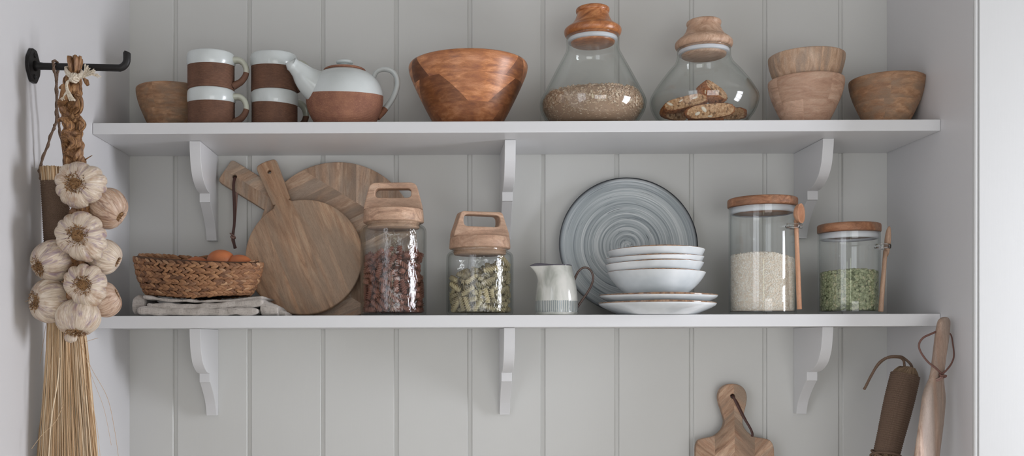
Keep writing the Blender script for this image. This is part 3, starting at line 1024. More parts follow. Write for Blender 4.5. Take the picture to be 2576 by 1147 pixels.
Dt = 1.856; sc = Dt / F
xr = lambda a, b, k=64: np.linspace(X(a, Dt), X(b, Dt), k)
zl0 = ZL(X(500, Dt)) + .0006
const = lambda c: (lambda x: c)
prof_h = lambda pts: (lambda x: float(np.interp(x, [X(a, Dt) for a, b in pts], [b * sc for a, b in pts])))
# lowest fold lying on the shelf
fold(m, xr(343, 652), lambda x: zl0 + prof_h([(343, 13), (420, 10), (520, 9.5), (650, 11)])(x), prof_h([(343, 13), (420, 10), (520, 9.5), (650, 11)]), const(-.2225), -.075, 1)
# middle fold with the pale edge
fold(m, xr(366, 664), curve([(366, 767), (430, 771), (500, 772), (570, 767), (640, 762), (664, 761)], Dt), prof_h([(366, 6.5), (430, 8), (560, 8), (620, 10), (664, 13)]), const(-.219), -.07, 2)
# upper layer sagging under the basket
fold(m, xr(352, 662), curve([(352, 745), (390, 752), (450, 756.5), (520, 757.5), (580, 756.5), (640, 750.5), (662, 746)], Dt), prof_h([(352, 8), (372, 5), (395, 4), (450, 3), (520, 3), (600, 3.5), (640, 5), (662, 6)]), const(-.212), -.065, 3)
# turned-over ends
fold(m, xr(325, 360, 24), curve([(325, 768), (338, 765), (360, 768)], Dt), prof_h([(325, 20), (338, 26), (360, 18)]), const(-.205), -.08, 4)
fold(m, xr(652, 700, 30), curve([(652, 774), (676, 776), (690, 779), (700, 783)], Dt), prof_h([(652, 18), (676, 17), (690, 14.5), (700, 10)]), const(-.217), -.10, 5)
fold(m, xr(690, 716, 20), curve([(690, 783), (716, 790)], Dt), prof_h([(690, 9), (716, 4)]), const(-.200), -.12, 6)
o = obj('linen_towel', m, LIN)
# move the origin to the towel itself
oc = Vector((X(510, Dt), -.15, zl0)); o.data.transform(Matrix.Translation(-oc)); o.location = oc
sb = o.modifiers.new('s', 'SUBSURF'); sb.levels = 1; sb.render_levels = 1
tx_ = bpy.data.textures.new('rumple', 'CLOUDS'); tx_.noise_scale = .018
dm = o.modifiers.new('d', 'DISPLACE'); dm.texture = tx_; dm.strength = .0032; dm.mid_level = .5
tag(o, 'crumpled grey linen towel folded flat beneath the egg basket', 'towel')

# ---- plaited basket
g = G('plaited_straw')
col = g.ramp(g.rand_island(), [(0, lin('#6e4f3b')), (.2, lin('#95694a')), (.4, lin('#a97c58')), (.55, lin('#875f44')), (.75, lin('#b38660')), (.9, lin('#7e5a43')), (1, lin('#c49c78'))])
fb = g.noise(g.map(g.tc(), (1, 1, 1), (.4, .3, 0)), 520, 3, .6)
col = g.mix(.5, col, g.ramp(fb, [(.3, .6), (.65, 1.1)]), 'MULTIPLY')
g.set(color=col, rough=.62, spec=.35, normal=g.bump(fb, .5, .0012))
STRAW = g.mat
STRAW_D = plain('basket_core', '#5f4330', .85)
D = 1.923
bx, by = X(500, D), D - DW
bz0 = Z(753, D); rimz = Z(659.5, D)
H = rimz - bz0 - .0016
aw, ad = RR(166, 500, D), .0735
def wall_pt(th, t):
    """t 0 foot..1 rim"""
    k = float(np.interp(t, [0, .12, .5, 1], [.78, .845, .945, 1.0]))
    c, s_ = math.cos(th), math.sin(th)
    z = t * (H + .0085 * max(0.0, s_) * (.55 - .45 * c) - .0100 * max(0.0, -s_) - .0062 * c)
    # the towel dips in the middle, the foot follows it
    z += (1 - t) * (-.0070 * (1 - abs(c)))
    return Vector((aw * k * c, ad * k * s_, z))
m = M()
# core wall and floor
N, Rn = 72, 12
V = []
for i in range(Rn + 1):
    for k in range(N):
        p = wall_pt(2 * PI * k / N, i / Rn); V.append((p.x * .962, p.y * .955, p.z * .985 + .0012))
for i in range(Rn + 1):
    for k in range(N):
        p = wall_pt(2 * PI * k / N, 1 - i / Rn); V.append((p.x * .925, p.y * .91, p.z * .985 + .004))
T2 = 2 * (Rn + 1)
Fc = [(i * N + k, i * N + (k + 1) % N, (i + 1) * N + (k + 1) % N, (i + 1) * N + k) for i in range(T2 - 1) for k in range(N)]
V += [(0, 0, .004 - .0015), (0, 0, .0)]
Fc += [((T2 - 1) * N + k, (T2 - 1) * N + (k + 1) % N, len(V) - 2) for k in range(N)] + [((k + 1) % N, k, len(V) - 1) for k in range(N)]
m.add(V, Fc, 1)
rows = 6
r_ = np.random.default_rng(5)
for j in range(rows):
    t0 = (j + .5) / rows
    n = 60 if j < 5 else 54
    for sgn in (1, -1):
        for k in range(n):
            th = 2 * PI * (k + (.0 if sgn > 0 else .5) + r_.normal() * .08) / n + j * .31
            tm = t0 + sgn * .036 + r_.normal() * .004
            p = wall_pt(th, min(tm, 1.0)); q = wall_pt(th + .02, min(tm, 1.0)); u = wall_pt(th, min(tm, 1.0) - .05)
            tan = (q - p).normalized(); upv = (p - u).normalized(); nor = tan.cross(upv).normalized()
            if nor.dot(Vector((p.x, p.y, 0))) < 0: nor = -nor
            sl = math.radians(19 + r_.normal() * 5) * -sgn
            ax = tan * math.cos(sl) + upv * math.sin(sl); bx_ = upv * math.cos(sl) - tan * math.sin(sl)
            L = (.0088 + r_.normal() * .0008) * (.9 + .1 * abs(math.sin(th)))
            ax = (ax + nor * .12).normalized()
            m.ell(p + nor * (.0002 + r_.uniform(0, .0006)), np.stack([np.array(ax) * L, np.array(bx_) * (.0034 + r_.normal() * .0004), np.array(nor) * .0021], 1), 8, 6, 0)
# plaits seen on the inside of the far wall
for row in (.955, .80, .64):
    for k in range(44):
        th = -.5 + (PI + 1.0) * (k + .5) / 44 + r_.normal() * .02
        for sgn in (1, -1):
            f_ = .915
            p = wall_pt(th + (.03 if sgn > 0 else 0), row + sgn * .036); p.x *= f_; p.y *= f_ - .012
            q = wall_pt(th + .02, row); q0 = wall_pt(th, row); tan = (q - q0).normalized()
            sl = math.radians(20) * sgn
            ax = tan * math.cos(sl) + Vector((0, 0, 1)) * math.sin(sl); nn = Vector((-p.x, -p.y, 0)).normalized(); bb = nn.cross(ax)
            m.ell(p + Vector((0, 0, .002)), np.stack([np.array(ax) * .0088, np.array(bb) * .0035, np.array(nn) * .002], 1), 8, 6, 0)
# loose end of straw sticking up at the back
p0 = wall_pt(1.75, 1.0)
m.tube([p0, p0 + Vector((.010, 0, .0035)), p0 + Vector((.024, -.002, .0065)), p0 + Vector((.034, -.003, .0085))], [.0028, .0026, .0018, .0006], 6, flat=.4)
o = obj('egg_basket', m, [STRAW, STRAW_D], loc=(bx, by, bz0 + .0071))
tag(o, 'oval plaited straw basket holding brown eggs, resting on the linen towel', 'basket')

# ---- eggs
g = G('brown_eggshell')
n = g.noise(g.tc(), 40, 3, .5); sp_ = g.noise(g.tc(), 420, 1, .5)
c = g.mix(n, lin('#b8693f'), lin('#c97c50'))
c = g.mix(g.m('MULTIPLY', g.ramp(sp_, [(.68, 0.0), (.74, 1.0)]), .5), c, lin('#8b4a2c'))
g.set(color=c, rough=.42, spec=.4, sss=.05); EGG = g.mat
em = M()
pr = []
for i in range(33):
    a = -PI / 2 + PI * i / 32
    pr.append((max(0, math.cos(a)) * .0218 * (1 - .10 * math.sin(a)), math.sin(a) * .0270))
pr[0] = (0, -.0270); pr[-1] = (0, .0270)
em.lathe(pr, 40)
eme = mesh_of('egg', em, [EGG])
def egg(px, py, D, rot, label):
    o = bpy.data.objects.new('egg', eme); COL.objects.link(o); o.location = P(px, py, D); o.rotation_euler = rot
    tag(o, label, 'egg', 'brown eggs in the basket')
egg(555.5, 656, 1.925, (0, 1.35, .3), 'brown egg sitting highest in the basket')
egg(603, 668.5, 1.925, (0, 1.5, -.3), 'brown egg low at the basket end beside the round chopping board')
egg(497, 674, 1.93, (.3, 1.5, .2), 'brown egg sunk lowest, its top just showing over the basket rim')

# ---- chopping boards
def lean_place(o, px, py, D, lean, rotz=0.0):
    o.location = P(px, py, D)
    o.rotation_mode = 'XYZ'
    o.rotation_euler = (PI / 2 - math.radians(lean), 0, rotz)

def herring(angdeg, colw, stripw, kk, off=0.0):
    """columns along the board axis with strips slanting alternately"""
    a = math.radians(angdeg)
    def f(g, base):
        x, y, z = g.sep(base)
        u = g.m('ADD', g.m('MULTIPLY', x, math.cos(a)), g.m('MULTIPLY', y, math.sin(a)))
        v = g.m('ADD', g.m('MULTIPLY', x, -math.sin(a)), g.m('MULTIPLY', y, math.cos(a)))
        cI = g.m('FLOOR', g.m('DIVIDE', v, colw))
        par = g.m('FLOORED_MODULO', cI, 2.0)
        fr = g.m('SUBTRACT', g.m('DIVIDE', v, colw), cI)
        tri = g.m('MULTIPLY', g.m('ADD', g.m('MULTIPLY', par, g.m('SUBTRACT', 1.0, fr)), g.m('MULTIPLY', g.m('SUBTRACT', 1.0, par), fr)), colw)
        s = g.m('FLOOR', g.m('DIVIDE', g.m('ADD', g.m('ADD', u, off), g.m('MULTIPLY', tri, kk)), stripw))
        t = g.white(g.comb(s, cI, 1.3))
        # grain along each strip
        al = math.atan(1 / kk) if kk else PI / 2
        al = -math.atan2(1, kk) + PI / 1
        ca, sa = math.cos(math.atan2(1.0, -kk)), math.sin(math.atan2(1.0, -kk))
        gu = g.m('ADD', g.m('MULTIPLY', u, ca), g.m('MULTIPLY', tri, sa))
        gv = g.m('ADD', g.m('MULTIPLY', u, -sa), g.m('MULTIPLY', tri, ca))
        return t, g.comb(gu, g.m('ADD', gv, g.m('MULTIPLY', cI, .31)), z)
    return f

def planks(angdeg, edges):
    a = math.radians(angdeg)
    def f(g, base):
        x, y, z = g.sep(base)
        u = g.m('ADD', g.m('MULTIPLY', x, math.cos(a)), g.m('MULTIPLY', y, math.sin(a)))
        v = g.m('ADD', g.m('MULTIPLY', x, -math.sin(a)), g.m('MULTIPLY', y, math.cos(a)))
        idx = None
        for e in edges:
            k = g.m('GREATER_THAN', v, e)
            idx = k if idx is None else g.m('ADD', idx, k)
        t = g.white(g.comb(idx, 2.0, 5.1))
        return t, g.comb(u, v, z)
    return f

# big herringbone board, against the wall
D = 2.040; cx, cy, R = 849, 604, 199
k = D / F
ax = math.degrees(math.atan2(604 - 426, -(849 - 563.5)))         # handle direction, up and to the side
a = math.radians(ax)
hw_ = 33 * k
hl = 337 * k
dirv = Vector((math.cos(a), math.sin(a))); nv = Vector((-dirv.y, dirv.x))
rr = R * k
phi = math.asin(hw_ / rr)
ol = [tuple(v) for v in (dirv * hl + nv * hw_, )]
corner = rounded([tuple(dirv * (rr * .9) - nv * hw_), tuple(dirv * hl - nv * hw_), tuple(dirv * hl + nv * hw_), tuple(dirv * (rr * .9) + nv * hw_)], [0, .008, .008, 0])
arc = circle(0, 0, rr, 96, a + phi, a + 2 * PI - phi)
ol = corner[1:-1] + arc
hole_c = Vector(((588.5 - cx) * k, (cy - 443) * k))
me = board([ol, circle(hole_c.x, hole_c.y, 5.4 * k, 20)], .017, .0018)
W_HER = wood('herringbone_wood', '#9a7c66', '#c2a288', '#d9bfa5', stretch=(1.3, 8, 8), freq=11, seg=herring(ax, 105 * k, 40 * k, .62, .003), segamt=.5, rough=.55, grey='#a19182', pores=.6)
hb = obj('herringbone_board', me, [W_HER])
lean_place(hb, cx, cy, D, 6.4)
tag(hb, 'large round herringbone chopping board leaning on the panelled wall behind the smaller board', 'chopping board')
LEA = G('brown_leather'); LEA.set(color=lin('#4a2c26'), rough=.5, normal=LEA.bump(LEA.noise(LEA.tc(), 400, 2, .5), .3, .0006)); LEA = LEA.mat
LEA_B = plain('suede_back', '#8b6f66', .9)
def loc2(px, py, dz): return Vector(((px - cx) * k, (cy - py) * k, dz))
m = M()
zt = .0105
m.tube(spline([tuple(loc2(588, 441, -.004)), tuple(loc2(589, 446, .008)), tuple(loc2(587.5, 470, .0125)), tuple(loc2(590, 520, .0105)), tuple(loc2(591, 565, .0100)), tuple(loc2(588, 592, .010)), tuple(loc2(590, 606, .010)), tuple(loc2(594, 628, .010))], 5), .0028, 8, flat=.4, ref=(1, 0, 0))
m.tube(spline([tuple(loc2(590, 441, -.005)), tuple(loc2(591.5, 448, .0045)), tuple(loc2(594, 490, .0072)), tuple(loc2(592, 540, .007)), tuple(loc2(588.5, 590, .008)), tuple(loc2(587, 606, .008)), tuple(loc2(596, 627, .0085))], 5), .0026, 8, flat=.4, ref=(1, 0, .6), mat=1)
# the knot
m.tube(spline([tuple(loc2(582, 590, .010)), tuple(loc2(587, 594, .0145)), tuple(loc2(594, 599, .0135)), tuple(loc2(592, 601, .008)), tuple(loc2(584, 596, .0075)), tuple(loc2(585, 599, .0135)), tuple(loc2(593, 603, .0135))], 6), .0024, 8, flat=.6, mat=1)
obj('leather_strap', m, [LEA, LEA_B], hb)

# smaller round board with a straight handle
D = 2.010; cx, cy, R = 766, 647.5, 147
k = D / F
end = Vector((664.5 - cx, cy - 404.5)) * k
dirv = end.normalized(); nv = Vector((-dirv.y, dirv.x)); hl = end.length
a = math.atan2(dirv.y, dirv.x)
rr = R * k
w0, w1 = 22.5 * k, 28 * k                         # neck and end half widths
phi = math.asin(w0 / rr)
nb = dirv * (rr * .985)
neck = [tuple(dirv * (rr + .004) - nv * (w0 + .001)), tuple(dirv * hl - nv * w1), tuple(dirv * (hl + .003)), tuple(dirv * hl + nv * w1), tuple(dirv * (rr + .004) + nv * (w0 + .001))]
ol = rounded(neck, [.004, .009, .04, .009, .004])
ol = ol + circle(0, 0, rr, 96, a + phi + .02, a + 2 * PI - phi - .02)
hc = Vector(((674 - cx) * k, (cy - 428.5) * k))
me = board([ol, circle(hc.x, hc.y, 4.6 * k, 20)], .017, .0025)
W_RND = wood('round_board_wood', '#987459', '#c29b7c', '#d8b898', stretch=(.8, 6, 6), freq=9, seg=planks(math.degrees(a), [-.058, -.020, .048]), segamt=.34, rough=.5, grey='#a08d7a', pores=.45, dist=2.2)
o = obj('round_board', me, [W_RND]); lean_place(o, cx, cy, D, 7.2)
tag(o, 'round wooden chopping board with a straight handle, leaning in front of the herringbone board', 'chopping board')

# ---- pasta jars
HAM = glassmat('hammered_glass', edge=(.46, .50, .48, 1), rough=.03, ham=.38, hscale=70)
W_LID_A = wood('lid_wood_pink', '#a98670', '#cfa98e', '#e2c2a8', stretch=(1.0, 6, 6), freq=9, rough=.45, dist=2.4, grey='#a58a74', rot=(0, 0, .1))
def pasta_jar(label, cx, D, hw, ysh, lidhw, yl0, yl1, ht, rotz, slot):
    """ysh: shoulder; yl0..yl1 wooden ring top and bottom; ht: handle trapezium (bottom half width, top half width, top py)"""
    x = X(cx, D); z0 = ZL(x) + .0004
    k = D / F
    root = empty('pasta_jar', (x, D - DW, z0), rotz)
    tag(root, label, 'jar', 'hammered glass pasta jars with wooden handle lids')
    r = RR(hw, cx, D); zs = Z(ysh, D) - z0; zb = Z(yl1, D) - z0
    rl = RR(lidhw, cx, D)
    out = [(r - .007, 0), (r - .003, .0008)] + [(r - .0008, .0035), (r, .008)] + [(r, .008 + (zs - .021) * q_ / 10) for q_ in range(1, 11)] + [(r - .0100 + .0100 * math.cos(t_), zs - .013 + .0125 * math.sin(t_)) for t_ in np.linspace(.12, PI / 2 - .1, 9)] + [(r - .0102, zs + .0004), (r - .0104, zs + .0014), (r - .0103, zb - .0010)]
    m = M(); m.lathe(shell(out, .0032, .005, 3), 96)
    obj('glass_body', m, HAM, root)
    m = M(); zt = Z(yl0, D) - z0
    m.lathe([(0, zb - .011), (rl - .010, zb - .011), (rl - .0085, zb - .009), (rl - .0082, zb), (rl - .0012, zb + .0002), (rl, zb + .0015), (rl, zb + .005)] + [(rl - .0004, (zb + zt) / 2), (rl - .0012, zt - .0012), (rl - .0025, zt), (0, zt)], 80)
    lid = obj('lid', m, W_LID_A, root)
    # handle: slotted trapezium standing across the lid
    b, t, yt, rc = ht
    hh = Z(yt, D) - z0 - zt
    tr = rounded([(-b * k, 0), (b * k, 0), (b * k * .985, hh * .16), (t * k, hh), (-t * k, hh), (-b * k * .985, hh * .16)], [0, 0, .01, rc, rc, .01], 8)
    s0, s1, sy0, sy1, sr = slot
    zc0, zc1 = Z(sy1, D) - z0 - zt, Z(sy0, D) - z0 - zt
    sl = rounded([(s0 * k, zc0), (s1 * k, zc0), (s1 * k, zc1), (s0 * k, zc1)], sr, 8)
    me = board([tr, sl], .030, .0022)
    me.transform(Matrix.Translation((0, 0, zt + .0002)) @ Matrix.Rotation(PI / 2, 4, 'X'))
    obj('handle', me, [W_LID_A], lid)
    return root, x, z0, r
Dp = 1.935
pj1 = pasta_jar('taller hammered glass jar of reddish pasta with a slotted wooden handle lid', 990, Dp, 83, 567, 76.3, 529, 561.5, (73.5, 57.5, 462, .012), -.03, (-45, 45.5, 477, 500, .0082))
pj2 = pasta_jar('shorter hammered glass jar of pale pasta with a slotted wooden handle lid', 1207, Dp, 84.3, 633, 76.8, 598, 627, (73.0, 53.5, 534.5, .006), .28, (-48, 47.5, 543, 572, .0095))

# fusilli: a three-winged twist
def fusilli_mesh(name, mat, L=.029, pitch=.0135):
    m = M(); n, q = 34, 18
    V = []
    for i in range(n):
        e = i / (n - 1)
        tw = 2 * PI * L / pitch * e
        end = min(1, e * 14, (1 - e) * 14) ** .5
        for j in range(q):
            a = 2 * PI * j / q
            lobe = max(0.0, .5 + .5 * math.cos(3 * (a - tw))) ** 1.1
            r = (.0018 + .0043 * lobe) * (.55 + .45 * end)
            V.append((r * math.cos(a), r * math.sin(a), (e - .5) * L))
    m.add(V, [(i * q + j, i * q + (j + 1) % q, (i + 1) * q + (j + 1) % q, (i + 1) * q + j) for i in range(n - 1) for j in range(q)] + [tuple(range(q - 1, -1, -1)), tuple((n - 1) * q + j for j in range(q))])
    return mesh_of(name, m, [mat])

PACK1 = "261,265,113,-59,-65,46;-128,-5,65,-56,82,0;-427,-318,65,59,-79,0;481,27,65,-57,81,0;223,484,66,90,-41,1;365,-252,65,-95,29,0;372,223,65,55,82,0;166,274,65,-40,-91,0;230,-96,65,-92,36,0;-215,-254,65,79,59,0;-383,318,65,-86,-49,0;-339,-91,65,8,99,0;-293,-445,134,64,-37,-65;-156,421,65,77,-62,0;265,369,166,97,18,-2;112,-521,81,96,21,15;-36,-225,112,75,46,-45;-414,-140,179,-19,62,-75;68,-286,65,-84,-53,0;-515,-158,136,21,-70,67;441,-106,65,66,-73,0;69,326,65,-40,-91,0;-263,-189,155,24,44,-86;-508,-15,145,14,62,-76;-228,199,81,56,80,-15;-156,-95,141,72,-53,42;9,118,65,-88,45,0;79,-386,121,-81,22,53;250,-335,112,-33,82,44;317,287,248,-27,61,73;-506,171,169,-5,10,98;-77,478,118,-75,41,50;486,224,135,-38,83,37;359,-318,162,16,98,0;-412,228,154,-38,39,83;197,359,273,13,-96,-21;-207,-373,121,74,-43,-50;14,350,154,-61,-75,-19;113,-121,151,97,-16,8;62,538,166,-41,5,-90;263,13,108,50,-75,41;-43,34,114,74,-47,-46;-331,292,180,-53,82,-19;-466,74,195,-70,-19,68;334,-211,258,44,-88,12;-126,-387,192,64,-64,-40;-218,396,153,-84,52,-5;207,0,218,25,90,-32;44,63,188,-56,-80,19;468,-117,170,29,-93,16;-302,89,205,-75,61,20;-179,-507,170,-64,23,72;333,126,219,-24,60,75;514,67,247,28,-56,-77;75,-162,267,-38,-60,-69;-190,-82,254,-61,-62,48;-156,437,236,-90,20,35;-192,269,202,-48,75,44;129,61,258,-43,-89,-1;11,221,201,-83,-37,39;421,-19,255,93,-35,0;129,-262,263,7,39,91;-427,-12,252,-58,-1,80;294,447,238,77,-50,37;-59,-338,268,9,-98,14;-9,337,266,-99,-9,-1;433,201,227,15,-85,-49;-90,-33,301,-51,83,19;239,-280,253,-18,89,40;333,-20,356,87,47,-8;110,-405,233,-62,70,33;27,95,307,82,20,51;393,221,378,90,13,-38;444,1,456,-8,-80,-57;-93,500,292,59,40,-69;-81,-532,240,77,-12,-62;-312,-8,293,-37,-91,-11;266,-463,286,-85,-49,15;90,453,358,-52,83,-15;-185,237,308,0,-92,-38;-33,532,447,99,6,-2;522,-150,386,4,12,98;422,-191,321,-41,88,-18;-303,338,333,42,79,41;-503,177,376,-33,-93,0;-93,162,386,19,82,-53;13,-101,369,18,-96,15;198,22,401,91,14,35;326,97,360,-81,-25,-52;-345,158,346,-82,-47,-30;-35,423,346,52,28,-80;320,-301,376,74,-64,-13;9,-536,305,76,2,-63;-239,12,393,-32,-94,1;-228,-384,323,-88,-41,-19;-137,-144,348,-33,-77,-53;-9,-346,364,-54,83,6;394,-212,422,74,-53,39;262,464,392,-86,49,-1;-261,-284,353,-83,-31,-44;150,246,338,75,41,50;-422,124,450,-79,49,35;89,-310,412,48,-55,-67;83,-145,504,-74,54,37;-67,-352,456,-27,92,26;82,-41,459,96,-23,-2;-403,364,389,-4,-5,-99;52,174,432,52,84,8;542,-16,442,-1,-24,96;177,162,457,-38,1,91;37,359,418,6,78,61;-279,311,435,79,58,14;343,73,528,31,-94,4;259,-287,500,-46,-45,-75;-133,-135,479,-94,28,13;191,341,486,-37,89,-22;-92,0,537,77,15,61;204,60,545,76,-1,64;-442,-314,397,-24,34,-90;-37,295,471,85,18,47;189,12,648,-59,78,17;428,335,485,-1,1,99;-520,-133,407,-4,34,93;-237,-212,476,-59,19,-77;-196,280,520,6,-82,-55;-313,-368,425,-29,91,26;-303,357,535,13,98,3;247,437,541,-90,14,38;-104,223,550,11,98,2;-248,150,553,55,-14,81;408,-251,544,21,97,1;323,299,547,-4,22,-97;431,229,592,25,12,95;-420,-169,446,-12,-71,67;319,-121,552,-26,37,-88;158,-81,561,57,-80,-10;-167,-449,493,-3,-64,-76;515,171,537,-4,11,-98;184,-408,497,-93,-18,-28;-258,-346,510,-76,4,63;138,281,595,81,57,2;-364,44,530,-35,-56,-74;444,19,621,88,39,-23;117,-306,566,80,44,37;-108,-496,577,88,9,-45;203,-503,498,21,9,-96;78,-537,532,3,0,99;-40,303,653,93,33,-1;48,-229,601,81,49,27;-13,534,588,94,2,-32;196,259,685,58,-67,-44;-413,265,576,-49,15,-85;-196,20,609,49,-25,82;-86,429,605,55,-11,81;-297,-223,575,-36,71,-58;-396,-275,656,5,-97,22;76,479,673,-39,-49,-77;-151,-124,585,-87,46,12;-287,338,645,41,-86,-25;-1,-441,645,-25,-96,-3;-51,153,638,57,-28,-76;187,-383,605,-87,-44,-17;-463,147,641,-19,94,25;-520,-119,613,22,-96,-8;-94,-218,669,15,96,21;-427,-59,646,14,-16,-97;-21,270,745,-44,82,34;473,-107,689,2,-84,-52;336,254,771,46,-79,38;-162,314,774,16,-51,84;-311,-89,674,-31,93,-12;439,99,709,-92,35,2;224,252,788,-14,89,42;173,-417,703,-77,55,29;135,-255,752,71,-51,-46;-265,-314,757,-96,-18,18;236,-170,702,70,-70,4;6,-221,711,35,87,-32;-100,500,743,79,22,55;-198,-195,781,-11,-65,74;-257,402,766,-37,-90,-20;-73,-484,726,-68,56,-46;-416,293,764,37,92,3;43,166,815,-22,-97,4;363,-349,695,-77,-36,50;-249,-477,808,25,-9,95;-65,-416,828,67,71,18;-443,-166,736,-80,57,-13;87,-443,822,22,26,93;-369,124,720,-83,-47,27;-436,-194,846,21,94,24;306,71,801,52,-70,-47;-40,-16,756,32,-92,17;192,-408,810,-5,-96,-22;-121,-324,848,61,65,43;196,-498,914,-80,-31,49;-305,-39,785,8,-99,0;348,-218,818,73,23,-63;431,303,798,41,-73,53;369,-328,816,-78,-27,54;-291,386,869,-36,-90,-20;202,37,844,-13,44,88;-160,-150,874,-16,-63,74;-195,110,765,58,41,69;-325,177,809,-85,-43,29;137,-166,897,21,21,-94;125,154,893,-25,33,90;-64,-46,862,-18,97,-7;-472,247,866,46,87,9;-273,-133,890,44,84,-29;-447,44,926,86,-24,-42;290,281,891,-35,-76,53;-509,-50,906,-25,15,-95;398,-356,921,-63,-70,31;122,370,918,97,13,15;464,-11,864,-15,86,-47;96,14,868,17,-51,-83;-252,57,924,-17,-89,41;222,-72,872,51,-45,-72;358,81,899,-1,-94,-30;335,-61,968,-53,83,-3;-404,-150,975,92,16,33;174,271,984,24,8,96;-287,177,974,66,74,-3;89,495,920,-15,-36,-91;-66,-99,981,-48,86,8;28,-43,952,23,-52,-81;-33,166,957,-12,45,-87;-43,474,968,81,-50,27;256,-313,972,-92,-5,-35;47,-440,999,-79,9,-59;-449,183,983,70,34,-61;-173,137,1030,30,-46,-82;-15,-540,977,-51,1,-85;233,-70,1017,2,-81,-57;291,210,1065,29,85,41;280,456,1013,-69,41,-58;-283,387,1001,38,91,-1;-300,-46,1069,-88,34,-31;389,117,1034,-65,-25,70;121,21,1048,-21,-96,-15;66,306,1044,70,69,-12;-404,356,1052,45,51,72;-67,-436,1055,0,-88,46;-315,-265,1041,46,-75,-44;493,31,1049,47,-3,87;468,130,1114,35,65,-66;-304,74,1073,-84,41,32;350,-402,1089,75,65,3;275,-153,1078,45,80,39;-106,226,1105,26,-65,70;244,-271,1147,-95,25,-12;412,-126,1102,-44,-79,-40;-388,235,1128,77,-36,-51;-85,-381,1160,71,32,61;-64,50,1136,-99,1,2;216,376,1163,-53,-80,24;-459,-234,1092,-38,91,-3;406,225,1112,-15,-48,85;-282,-434,1117,-71,23,-65;129,-356,1143,-1,-15,98;451,-229,1167,-49,-24,83"
